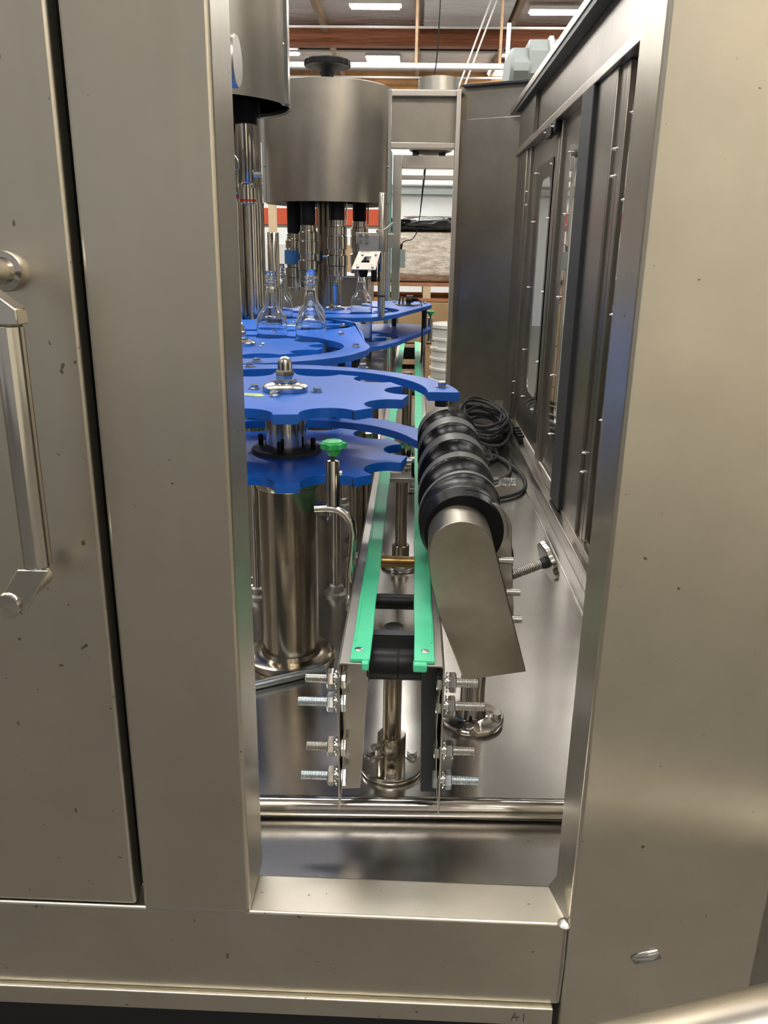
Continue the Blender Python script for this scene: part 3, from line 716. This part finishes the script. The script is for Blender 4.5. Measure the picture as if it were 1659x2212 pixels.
def land_strip():
    m = MB(); vs = []; fs = []; N = 5 * 72
    for i in range(N + 1):
        turn = i / 72.0                   # turns from the far end, crossing the top at whole numbers
        th = PI / 2 + (turn % 1.0) * 2 * PI * 1.0
        j = min(int(turn), len(lands) - 2); f = turn - j
        y = lands[j] + (lands[j + 1] - lands[j]) * f
        w = .029 if turn < 1.6 else max(.006, .029 - (turn - 1.6) * .0095)
        for dy, rr in ((-w, .0626), (-w, .0636), (w, .0636), (w, .0626)):
            vs.append((FX + rr * math.cos(th), min(max(y + dy, 1.075), 1.704), FZ + rr * math.sin(th)))
    for i in range(N):
        for k in range(4): fs.append((i * 4 + k, i * 4 + (k + 1) % 4, (i + 1) * 4 + (k + 1) % 4, (i + 1) * 4 + k))
    return m.add(vs, fs)
ls = build('spiral_land', land_strip(), 'land', scr, smooth=60); ls['label'] = 'worn grey spiral crest'
# slanted gear cover
cx0, cz0, cr = .072, .372, .0435
cov = arc(cx0, cz0, cr, 14, 180, 30) + [(cx0 - .0432, cz0 - .02), (cx0 - .038, cz0 - .05), (cx0 - .022, cz0 - .105), (.0832, .1815), (.1685, .198)]
build('gear_cover', MB().prism(cov, .998, 1.072, XZ), 'cover', fs_t, bevel=.0012, smooth=30)
build('back_plate', MB().prism([(x + .028, z + .002) for x, z in arc(cx0, cz0 - .002, .047, -5, 185, 26) + [(cx0 - .03, .26), (.06, .165), (.135, .185)]], 1.080, 1.094, XZ), 'frame', fs_t, bevel=.001, smooth=30)
build('gear_disc', MB().lathe([(.0, 0), (.048, 0), (.050, .002), (.050, .016), (.046, .018), (.040, .012), (.0, .012)], (.105, 1.096, .325), 'Y', 48), 'sensor', fs_t)
for x, z in ((.140, .340), (.153, .292), (.158, .250)):
    build('cover_bolt', MB().cyl((x - .012, 1.055, z), (x + .008, 1.055, z), .0052, 16), 'bolt', fs_t)
build('bearing_block', MB().box(.095, .155, 1.096, 1.135, .225, .31), 'soffit', fs_t, bevel=.002)
build('column', MB().cyl((.115, 1.187, .01), (.115, 1.187, .235), .0205, 36), 'polish', fs_t)
build('carrier', MB().box(.08, .15, 1.13, 1.22, .225, .245), 'frame', fs_t, bevel=.001)
fl = build('base_flange', MB().lathe([(.052, 0), (.0535, .002), (.0535, .008), (.052, .0095), (.03, .0095), (.024, .012), (.0215, .03)], (.115, 1.187, 0), 'Z', 48), 'polish', fs_t)
for a in (-100, -8, 82, 172): inst('flange_bolt', 'hb', hexbolt_v, 'bolt', fl, (.115 + .042 * math.cos(R(a)), 1.187 + .042 * math.sin(R(a)), .0095), (0, 0, a), .9)
rd = Vector((.061, .012, .022)).normalized(); p0 = Vector((.135, 1.140, .272))
build('threaded_rod', MB().lathe(thread(.0074, .085, .0028), p0, rd, 16), 'dull', fs_t)
hwp = p0 + rd * .083
def scallop(p, d, r, t, lobes, amp):
    B = frame_for(d); pts = []
    for i in range(96):
        a = 2 * PI * i / 96; rr = r * (1 + amp * math.cos(lobes * a)); pts.append((rr * math.cos(a), rr * math.sin(a)))
    return MB().prism(pts, 0, t, B, p)
build('hand_wheel', scallop(hwp, rd, .0315, .0085, 9, .05), 'bolt', fs_t, bevel=.0012, smooth=40)
build('wheel_hub', MB().lathe([(.008, -.008), (.010, 0)], hwp, rd, 20), 'soffit', fs_t)

# loose zinc rod on the plate
lr = build('loose_rod', MB().lathe([(.0072, 0), (.008, .001), (.008, .215), (.0072, .216)], (-.335, 1.221, .0082), Vector((.205, .118, 0)).normalized(), 24), 'zinc')
tag(lr, 'loose zinc-plated rod lying on the base plate beside the wide column', 'rod')

# ------------------------------------------------------------------ cables, sensor
def spline(pts, n=10):
    P = [Vector(p) for p in pts]; P = [P[0]] + P + [P[-1]]; out = []
    for i in range(1, len(P) - 2):
        for k in range(n):
            t = k / n; a, b, c, d = P[i - 1], P[i], P[i + 1], P[i + 2]
            out.append(.5 * ((2 * b) + (-a + c) * t + (2 * a - 5 * b + 4 * c - d) * t * t + (-a + 3 * b - 3 * c + d) * t ** 3))
    out.append(P[-2]); return out
def loop_pts(cx, cy, rx, ry, z, a0, a1, n=40, wob=0, seed=0):
    rnd = random.Random(seed); ph = rnd.random() * 6
    return [(cx + rx * (1 + wob * math.sin(3 * a + ph)) * math.cos(a), cy + ry * (1 + wob * math.cos(2 * a + ph)) * math.sin(a), z + .006 * math.sin(2 * a + ph) + .006)
            for a in [R(a0 + (a1 - a0) * i / n) for i in range(n + 1)]]
cc = thing('cable_coil', 'coil of black cables heaped on the base plate under the angled panel', 'cable', (.33, 3.45, 0))
for k in range(11):
    build('cable_loop', MB().tube(loop_pts(.305 + .012 * math.cos(k * 2.1), 3.42 + .05 * math.sin(k * 1.7), .085 + .0035 * (k % 4), .27 + .02 * (k % 5), .012 + .0085 * k, 0, 360, 44, .05, k), .0065, 8), 'rubber', cc)
cb = thing('loose_cable', 'long black cable trailing in loops over the plate behind the feed screw', 'cable', (.25, 2.6, 0))
build('cable', MB().tube(spline([(.20, 3.2, .012), (.30, 3.05, .010), (.375, 2.85, .009), (.395, 2.66, .009), (.36, 2.52, .009), (.26, 2.44, .009), (.12, 2.44, .009), (.05, 2.5, .009)]), .0058, 8), 'rubber', cb)
build('cable', MB().tube(spline([(.27, 3.0, .02), (.34, 2.97, .012), (.365, 2.85, .01), (.34, 2.72, .01), (.28, 2.64, .01), (.18, 2.60, .01)]), .0055, 8), 'rubber', cb)
build('cable', MB().tube(spline([(.24, 3.3, .05), (.29, 3.15, .03), (.31, 2.98, .012), (.28, 2.9, .012), (.22, 2.95, .012), (.20, 3.1, .02)]), .0055, 8), 'rubber', cb)
build('cable', MB().tube(spline([(.26, 3.35, .05), (.315, 3.2, .03), (.335, 3.02, .012), (.30, 2.93, .012), (.23, 2.99, .012)]), .0055, 8), 'rubber', cb)
sn = thing('bottle_sensor', 'small brown cylindrical sensor with a black cable on the farthest blue plate', 'sensor', (-.03, 3.72, TZ))
sy = 3.72
build('mount_plate', MB().prism([(-.085, sy + .05), (-.07, sy - .04), (.005, sy - .05), (.03, sy + .03)], TZ, TZ + .0035), 'soffit', sn)
build('body', MB().cyl((-.030, sy, TZ + .028), (-.002, sy - .01, TZ + .028), .0155, 20), 'sensor', sn)
build('cable_gland', MB().cyl((-.002, sy - .01, TZ + .028), (.016, sy - .016, TZ + .026), .008, 14), 'black', sn)
build('bracket', MB().box(-.034, -.012, sy - .006, sy + .006, TZ + .003, TZ + .02), 'sensor', sn)
build('lens_bracket', MB().tube([(-.066, sy, TZ + .003), (-.060, sy, TZ + .036), (-.048, sy, TZ + .036), (-.048, sy, TZ + .003)], .004, 8), 'sensor', sn)
build('cable', MB().tube(spline([(.016, sy - .016, TZ + .026), (.030, sy - .03, TZ + .018), (.038, sy - .10, TZ - .01), (.040, sy - .12, TZ - .06), (.040, sy - .11, .30), (.042, sy, .20)]), .0032, 8), 'black', sn)

# ------------------------------------------------------------------ capping turret
CX, CYc, CR = -.358, 3.50, .252
ct = thing('capping_turret', 'large round steel capping drum with a black hand wheel on top', 'capping machine', (CX, CYc, 0))
build('drum', MB().lathe([(CR, .922), (CR, 1.342), (CR - .004, 1.344), (CR - .004, .93), ], (CX, CYc, 0), 'Z', 96, closed=True), 'can', ct)
build('drum_top', MB().lathe([(CR - .004, 1.335), (.05, 1.345), (0, 1.345)], (CX, CYc, 0), 'Z', 64), 'dull', ct)
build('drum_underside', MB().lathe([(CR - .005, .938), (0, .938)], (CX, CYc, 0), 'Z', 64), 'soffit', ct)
for a in (-169, -12):
    px, py = CX + CR * math.cos(R(a)), CYc + CR * math.sin(R(a))
    sx = -1 if a < -90 else 1
    s_ = build('seam_strip', MB().box(px - .008, px + .008, py - .016, py + .004, .924, 1.335), 'bolt', ct, bevel=.001)
    build('strip_screw', MB().lathe([(.005, 0), (.005, .003), (0, .006)], (px, py - .016, 1.06), Vector((0, -1, 0)), 12), 'bolt', s_)
build('hand_wheel_stem', MB().cyl((CX, CYc, 1.345), (CX, CYc, 1.40), .016, 20), 'black', ct)
hw = MB()
pts = []
for i in range(96):
    a = 2 * PI * i / 96; rr = .091 * (1 - .035 * max(0, math.cos(10 * a))); pts.append((CX + rr * math.cos(a), CYc + rr * math.sin(a)))
hw.prism(pts, 1.422, 1.446)
build('hand_wheel', hw, 'black', ct, bevel=.004, smooth=40)
build('hand_wheel_hub', MB().lathe([(.018, 1.385), (.024, 1.39), (.030, 1.402), (.075, 1.422)], (CX, CYc, 0), 'Z', 32), 'black', ct)
build('centre_column', MB().lathe([(.052, .0), (.052, .70), (.046, .70), (.046, .938)], (CX, CYc + .0, 0), 'Z', 40), 'column', ct)
def head_prof(s=1):
    return [(.012, -.165), (.022, -.163), (.022, -.15), (.036, -.15), (.0385, -.148), (.0385, -.112), (.036, -.11), (.041, -.108), (.041, -.072), (.039, -.07),
            (.034, -.068), (.034, -.048), (.039, -.046), (.0395, .000), (.036, .002), (.036, .006), (.0375, .008), (.0375, .034), (.034, .036), (.034, .040), (.031, .041), (.031, .060), (.028, .062)]
for x, y, z, lab in ((-.306, 3.335, .797, None), (-.420, 3.330, .777, None), (-.238, 3.62, .802, None), (-.490, 3.44, .747, 'capping head with a blue tape band')):
    hd = build('capping_head', MB().lathe(head_prof(), (x, y, z), 'Z', 36), 'polish', ct, smooth=30)
    if lab: hd['label'] = lab; build('tape_band', MB().lathe([(.0412, -.058), (.042, -.057), (.042, -.005), (.0412, -.004)], (x, y, z), 'Z', 32), 'strap', hd)
    build('sleeve', MB().lathe([(.027, .06), (.029, .07), (.029, .938 - z), (.0, .938 - z)], (x, y, z), 'Z', 24), 'black', hd)
    build('guide_rod', MB().cyl((x + .036, y, z + .05), (x + .036, y, .938), .003, 8), 'polish', hd)
# cap chute plate held on its own rod
ch = thing('cap_chute', 'slotted steel bracket and square plate with four screws, clamped to a slim rod', 'bracket', (-.118, 3.02, TZ))
build('rod', MB().lathe([(.0135, TZ), (.0135, .60), (.0135, .938), (.0125, .94)], (-.118, 3.02, 0), 'Z', 28), 'polish', ch)
build('rod_joint', MB().lathe([(.0142, TZ + .072), (.0142, TZ + .078)], (-.118, 3.02, 0), 'Z', 28), 'rubber', ch)
build('clamp', MB().lathe([(.0205, .745), (.021, .747), (.021, .815), (.0205, .817)], (-.118, 3.02, 0), 'Z', 28), 'frame', ch)
build('clamp_arm', MB().box(-.118, -.075, 3.03, 3.07, .757, .805), 'frame', ch, bevel=.002)
build('clamp_lever', MB().tube([(-.108, 3.0, .817), (-.095, 2.995, .825), (-.078, 2.99, .84)], .005, 10), 'bolt', ch)
sb = build('slotted_bar', MB().box(-.210, -.118, 3.005, 3.011, .770, .807), 'frame', ch, bevel=.001)
for z in (.778, .798): build('slot', MB().box(-.172, -.140, 3.003, 3.0055, z - .0025, z + .0025), 'black', sb)
bp = build('bracket_plate', MB().box(-.198, -.128, 2.998, 3.003, .735, .800), 'dull', ch, bevel=.001)
for x in (-.192, -.172):
    for z in (.777, .797): build('cap_screw', MB().lathe([(.007, 0), (.007, .008), (.0035, .008), (.0035, .005), (0, .005)], (x, 2.998, z), Vector((0, -1, 0)), 16), 'bolt', bp)
Bt = Euler((R(38), 0, 0)).to_matrix(); o = Vector((-.170, 2.975, .717))
def tilt(pts, z0, z1): return MB().prism(pts, z0, z1, Euler((R(40), 0, 0)).to_matrix(), o)
fr = MB()
outer = [(-.052, -.045), (.034, -.045), (.048, .032), (-.028, .032)]; inner = [(-.020, -.016), (.010, -.016), (.018, .010), (-.006, .010)]
B2 = Euler((R(52), 0, 0)).to_matrix(); vs = [o + B2 @ Vector((x, y, z)) for z in (0, .004) for ring in (outer, inner) for x, y in ring]
fcs = []
for i in range(4):
    j = (i + 1) % 4
    fcs += [(i, j, 4 + j, 4 + i), (8 + i, 8 + j, 12 + j, 12 + i), (i, j, 8 + j, 8 + i), (4 + i, 4 + j, 12 + j, 12 + i)]
fr.add(vs, fcs); sp_ = build('square_plate', fr, 'frame', ch)
for x, y in ((-.030, -.032), (.022, -.032), (.032, .020), (-.016, .020)):
    build('plate_screw', MB().lathe([(.005, 0), (.005, .004), (0, .0065)], o + B2 @ Vector((x, y, .004)), B2 @ Vector((0, 0, 1)), 12), 'bolt', sp_)
build('black_funnel', MB().lathe([(.014, .655), (.017, .67), (.022, .70), (.030, .708), (.030, .712)], (-.186, 3.05, 0), 'Z', 20), 'black', ch)
build('side_chute', MB().box(-.155, -.135, 3.0, 3.02, .640, .705), 'black', ch, bevel=.003)

# ------------------------------------------------------------------ filling turret at the left
FXc, FYc, FR = -.515, 2.10, .21
ft2 = thing('filling_turret', 'large steel drum at top left behind the post with a nozzle hanging below', 'filling machine', (FXc, FYc, 0))
build('drum', MB().lathe([(FR, 1.066), (FR, 1.8), (FR - .004, 1.8), (FR - .004, 1.07)], (FXc, FYc, 0), 'Z', 96, closed=True), 'can', ft2)
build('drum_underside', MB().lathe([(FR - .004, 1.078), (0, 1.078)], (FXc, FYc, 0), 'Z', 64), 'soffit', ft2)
ss_ = build('seam_strip', MB().box(FXc + FR - .014, FXc + FR + .004, FYc - .045, FYc - .02, 1.068, 1.8), 'bolt', ft2, bevel=.001)
build('strip_screw', MB().lathe([(.005, 0), (.005, .003), (0, .006)], (FXc + FR - .008, FYc - .045, 1.19), Vector((0, -1, 0)), 12), 'bolt', ss_)
build('port_disc', MB().lathe([(.044, -.09), (.048, -.087), (.0485, -.004), (.046, 0), (0, 0)], (-.364, 1.80, 1.105), 'X', 48), 'frame', ft2)
build('port_neck', MB().cyl((-.44, 1.80, 1.105), (-.46, 1.97, 1.105), .02, 24), 'polish', ft2)
nx, ny = -.412, 2.10
build('nozzle_collar', MB().lathe([(.028, 1.03), (.028, 1.045), (.036, 1.045), (.036, 1.078)], (nx, ny, 0), 'Z', 28), 'black', ft2)
nz = build('nozzle', MB().lathe([(.013, .862), (.0195, .864), (.0215, .862), (.0215, .888), (.0165, .889), (.0165, .896), (.0185, .898), (.0215, .902), (.0215, 1.03)], (nx, ny, 0), 'Z', 32), 'polish', ft2)
build('nozzle_seal', MB().lathe([(.019, .856), (.0205, .857), (.0205, .862), (.019, .863)], (nx, ny, 0), 'Z', 28), 'red', nz)
build('nozzle_cup', MB().lathe([(.0195, .852), (.0215, .8535), (.0215, .857), (.0195, .857)], (nx, ny, 0), 'Z', 28), 'polish', nz)
build('side_pin', MB().cyl((nx + .018, ny - .01, .918), (nx + .034, ny - .01, .918), .006, 14), 'zinc', nz)
n2 = build('nozzle', MB().lathe([(.014, .875), (.0175, .88), (.0175, .905), (.013, .906), (.013, 1.07)], (-.462, 2.2, 0), 'Z', 24), 'polish', ft2)
build('nozzle_seal', MB().lathe([(.0165, .870), (.018, .871), (.018, .876)], (-.462, 2.2, 0), 'Z', 24), 'red', n2)
lv = build('lever', MB().prism([(-.452, .965), (-.433, .968), (-.418, .945), (-.416, .925), (-.430, .922), (-.445, .94)], 2.03, 2.036, XZ), 'bolt', ft2, bevel=.0015)
for x, y, r_, l in ((-.575, 3.0, .041, 'tall polished column behind the bottles, right of the left post'), (-.64, 2.95, .034, 'tall steel column half hidden by the left post')):
    t = thing('tall_column', l, 'column', (x, y, 0))
    build('lower_shaft', MB().cyl((x, y, 0), (x, y, .9), r_, 36), 'polish', t)
    build('upper_shaft', MB().cyl((x, y, .9), (x, y, 1.5), r_ * .9, 36), 'polish', t)
    build('foot', MB().lathe([(r_ * 1.6, 0), (r_ * 1.6, .01), (r_, .012)], (x, y, 0), 'Z', 32), 'dull', t)
hs = thing('hose_bundle', 'bundle of pale hoses between the tall column and the capping drum', 'hose', (-.62, 3.7, 1.3))
for k in range(4): build('hose', MB().tube(spline([(-.75, 3.9, 1.02 + k * .012), (-.66, 3.85, 1.03 + k * .012), (-.60, 3.8, 1.07 + k * .01), (-.56, 3.8, 1.24)]), .006, 8), 'keg', hs)
pk = build('wooden_plank', MB().box(-.795, -.755, 4.6, 4.64, ZF, 1.18), 'plank'); tag(pk, 'pale upright wooden plank seen left of the capping drum', 'plank')

# ------------------------------------------------------------------ things on and behind the machine
rg = build('round_vent', MB().lathe([(.112, 1.58), (.112, 1.655), (.108, 1.655), (.108, 1.585)], (.108, 5.0, 0), 'Z', 48, closed=True), 'frame')
tag(rg, 'round steel collar standing on top of the far machine roof', 'vent'); 
rf = build('far_roof_plate', MB().box(-.16, .235, 4.86, 5.3, 1.565, 1.58), 'dull'); tag(rf, 'thin steel roof plate of the far machine under the round collar', 'plate')
lamp = thing('round_hood', 'round steel hood with black feet hanging beyond the exit opening', 'hood', (.075, 5.0, 1.27))
build('rim', MB().lathe([(.118, 1.287), (.122, 1.29), (.122, 1.325), (.115, 1.33)], (.075, 5.0, 0), 'Z', 48), 'frame', lamp)
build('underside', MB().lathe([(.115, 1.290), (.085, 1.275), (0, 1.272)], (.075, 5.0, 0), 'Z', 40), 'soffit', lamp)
for x in (-.01, .14): build('foot', MB().box(x - .018, x + .018, 4.95, 4.99, 1.262, 1.29), 'black', lamp)
build('stem', MB().cyl((.075, 5.0, 1.33), (.075, 5.0, 1.565), .04, 16), 'dull', lamp)
ff = thing('far_doorway', 'upright stainless door frame standing beyond the exit opening', 'doorway', (-.12, 5.6, ZF))
build('post', MB().box(-.153, -.098, 5.58, 5.66, ZF, 1.33), 'frame', ff, bevel=.003)
build('top_beam', MB().box(-.098, .6, 5.58, 5.66, 1.25, 1.33), 'frame', ff, bevel=.003)
build('inner_beam', MB().box(-.098, .6, 5.66, 5.70, 1.19, 1.215), 'dull', ff, bevel=.002)
build('rear_post', MB().box(.6, .66, 5.58, 5.66, ZF, 1.33), 'frame', ff, bevel=.003)
build('edge_glass', MB().box(-.165, -.158, 5.4, 5.58, 0, 1.33), 'teal', ff)
bx = thing('cable_box', 'small white box with a black plug hanging on the far door frame', 'box', (-.085, 5.56, .67))
build('body', MB().box(-.10, -.062, 5.54, 5.575, .64, .755), 'duct', bx, bevel=.003)
build('plug', MB().cyl((-.092, 5.557, .755), (-.088, 5.557, .79), .008, 10), 'black', bx)
build('cable', MB().tube(spline([(-.088, 5.557, .79), (-.06, 5.56, .81), (-.02, 5.56, .82), (.01, 5.56, .87), (.03, 5.56, 1.0), (.055, 5.56, 1.25)]), .003, 6), 'black', bx)
hc = build('hanging_cord', MB().tube(spline([(.03, 5.9, 1.0), (.06, 5.9, 1.4), (.09, 5.9, 1.8), (.12, 5.9, 2.2), (.15, 5.9, 4.38)], 4), .004, 6), 'black'); tag(hc, 'thin dark cord hanging in front of the white wall', 'cord')
# pallet stack
random.seed(3)
def blob(cx, cy, cz, sx, sy, sz, amp, seed, n=40, m=20, sq=.35):
    rnd = random.Random(seed); ph = [rnd.random() * 6 for _ in range(8)]; mb = MB(); vs = []; fs = []
    for i in range(m + 1):
        v = -PI / 2 + PI * i / m
        for k in range(n):
            u = 2 * PI * k / n
            cu, su, cv_, sv = math.cos(u), math.sin(u), math.cos(v), math.sin(v)
            f = lambda c: abs(c) ** sq * (1 if c >= 0 else -1)
            w = 1 + amp * (math.sin(5 * u + ph[0] + 6 * v) + .7 * math.sin(11 * u + ph[1] - 9 * v) + .6 * math.sin(17 * v + ph[2] + 3 * u)) / 2
            vs.append((cx + sx * f(cu) * f(cv_) * w, cy + sy * f(su) * f(cv_) * w, cz + sz * f(sv) * (1 + amp * math.sin(7 * u + ph[3]))))
    for i in range(m):
        for k in range(n): fs.append((i * n + k, i * n + (k + 1) % n, (i + 1) * n + (k + 1) % n, (i + 1) * n + k))
    return mb.add(vs, fs)
pl = thing('wooden_pallet', 'reddish wooden pallet resting on the cardboard cartons', 'pallet', (.1, 7.0, .40))
for k in range(7): build('deck_board', MB().box(-.55, .75, 6.5 + k * .15, 6.61 + k * .15, .485, .51), 'pallet', pl)
for x in (-.5, .10, .65): build('stringer', MB().box(x - .03, x + .03, 6.5, 7.5, .395, .485), 'plank', pl)
for k in range(3): build('bottom_board', MB().box(-.55, .75, 6.5 + k * .45, 6.6 + k * .45, .372, .395), 'pallet', pl)
wbn = build('wrapped_bundle', blob(.1, 7.0, .70, .58, .45, .19, .035, 5, 72, 40), 'wrap'); tag(wbn, 'pile of bundled goods in clear stretch wrap on the pallet', 'bundle')
bw = build('black_plastic_bundle', blob(.13, 7.0, .945, .42, .40, .065, .07, 9, 72, 30, .7), 'blackwrap'); tag(bw, 'crumpled shiny black plastic lying on the wrapped bundle', 'plastic')
CG = 'cardboard cartons under the pallet'
for i, (x, z) in enumerate([(x, z) for z in (0, 1, 2, 3) for x in (-.90, -.42, .045, .51)]):
    zt = .368 - z * .32
    c = build('carton', MB().box(x - .23, x + .23, 6.45, 6.9, max(zt - .312, ZF), zt), 'card', bevel=.006)
    row = ['top', 'second', 'third', 'bottom'][z]; col = ['far left', 'left of the frame post', 'middle', 'rightmost'][i % 4]
    tag(c, 'plain brown cardboard carton, %s row under the pallet, %s' % (row, col), 'carton', CG)
# drums
def drum(x, y, z, label, n_r=.20, h=.40):
    t = thing('ribbed_drum', label, 'drum', (x, y, z), 'white ribbed drums by the exit')
    pr = [(n_r * .9, 0), (n_r * .93, .01)]
    for k in range(1, 5):
        zz = h * k / 5.2; pr += [(n_r * .94, zz - .016), (n_r * .995, zz - .010), (n_r * .995, zz + .004), (n_r * .945, zz + .010)]
    pr += [(n_r * .96, h - .02), (n_r * .9, h - .01)]
    build('body', MB().lathe(pr, (x, y, z), 'Z', 40), 'keg', t)
    build('lid', MB().lathe([(n_r * .98, h - .012), (n_r * 1.03, h - .01), (n_r * 1.03, h + .012), (n_r * .97, h + .014), (n_r * .93, h + .004), (0, h + .004)], (x, y, z), 'Z', 40), 'keg', t)
    for a in (-150, -100, -60):
        build('grip', MB().cyl((x + n_r * .97 * math.cos(R(a)) - .03, y + n_r * .97 * math.sin(R(a)) - .01, z + h * .6), (x + n_r * .97 * math.cos(R(a)) + .03, y + n_r * .97 * math.sin(R(a)) - .01, z + h * .6), .008, 8), 'keg', t)
for k in range(3):
    if ZF + .385 * k < .3: drum(.335, 5.95, ZF + .385 * k, 'white ribbed plastic drum, %s of the taller stack beside the cartons' % ['bottom', 'middle', 'top'][k], .21, .37)
for k in range(2): drum(.30, 5.2, ZF + .42 * k, 'white ribbed plastic drum, %s of the lower stack in front' % ['bottom', 'top'][k], .18, .40)
# racking at the left
rk = thing('pallet_rack', 'orange pallet rack with blue totes seen under the capping drum', 'rack', (-1.4, 9, ZF))
for z in (1.06, -.1): build('beam', MB().box(-3, -.3, 8.95, 9.05, z - .07, z + .09), 'orange', rk)
for x in (-3, -.62): build('upright', MB().box(x - .04, x + .04, 9.0, 9.08, ZF, 2.2), 'duct', rk)
build('shelf', MB().box(-3, -.3, 9.05, 9.9, .98, 1.0), 'dull', rk)
for i, x in enumerate((-1.75, -1.38, -1.01, -.64)):
    b = build('storage_tote', MB().box(x - .16, x + .16, 8.7, 8.9, ZF + .9, .85 - .05 * (i % 2)), ['bluebox', 'keg', 'bluebox', 'card'][i], bevel=.01)
    tag(b, ['blue tote column at the left under the rack beam', 'white tote column between two blue ones under the rack', 'blue tote column right of the white one under the rack', 'brown tote column at the right end under the rack'][i], 'tote', 'totes under the orange rack')
    b2 = None
tb = thing('work_table', 'long plain steel table carrying the totes under the rack', 'table', (-1.2, 8.8, ZF))
build('table_top', MB().box(-2.2, -.4, 8.5, 8.93, ZF + .86, ZF + .9), 'dull', tb)
for x in (-2.1, -.5): build('leg', MB().box(x - .03, x + .03, 8.6, 8.66, ZF, ZF + .86), 'dull', tb)
# second machine body seen low behind the star wheels
mc = thing('grey_machine_cabinet', 'plain grey steel cabinet behind the star wheels', 'cabinet', (-.9, 4.8, ZF))
build('body', MB().box(-1.5, -.25, 4.6, 5.2, ZF, .60), 'inner', mc, bevel=.004)
build('top_tray', MB().box(-1.52, -.23, 4.58, 5.22, .60, .615), 'frame', mc, bevel=.002)
# grey duct behind the right wall
dc = thing('grey_duct', 'rounded grey duct standing behind the top of the right wall', 'duct', (.9, 5.4, 1.7))
def oct_(y0, y1, z0, z1, c): return [(y0 + c, z0), (y1 - c, z0), (y1, z0 + c), (y1, z1 - c), (y1 - c, z1), (y0 + c, z1), (y0, z1 - c), (y0, z0 + c)]
build('duct_body', MB().prism(oct_(5.0, 5.5, 1.62, 1.87, .07), .60, 2.4, YZ), 'duct', dc, bevel=.01)
build('duct_end', MB().prism(oct_(4.99, 5.51, 1.61, 1.83, .09), .50, .62, YZ), 'duct', dc, bevel=.02)
build('duct_joint', MB().prism(oct_(4.985, 5.515, 1.605, 1.885, .07), .71, .735, YZ), 'keg', dc, bevel=.004)
build('duct_stand', MB().box(1.2, 1.3, 5.2, 5.3, ZF, 1.62), 'dull', dc)

# handwriting on the lower lip
wr = thing('marker_writing', 'black handwritten letters A l on the lower steel lip', 'writing', (.136, .713, -.095))
yy = .7137
ink(wr, [(.1345, yy, -.1005), (.1385, yy, -.0885), (.1415, yy, -.1005)], .0004, 'letter_stroke')
ink(wr, [(.1350, yy, -.0965), (.1435, yy, -.0945)], .0004, 'letter_stroke')
ink(wr, [(.1485, yy, -.0895), (.1488, yy, -.1015)], .0004, 'letter_stroke')
# torn clear tape on the corner panel
tpm = MB().add([(.272, .7165, .005), (.290, .7155, .012), (.297, .7168, -.002), (.283, .714, -.006), (.268, .7166, -.012), (.262, .7160, -.002), (.285, .7150, .001)],
               [(0, 1, 6), (1, 2, 6), (2, 3, 6), (3, 4, 6), (4, 5, 6), (5, 0, 6)])
tt = build('torn_tape', tpm, 'bolt'); tag(tt, 'small torn scrap of shiny tape stuck low on the right corner panel', 'tape')
md = tt.modifiers.new('solid', 'SOLIDIFY'); md.thickness = .0004
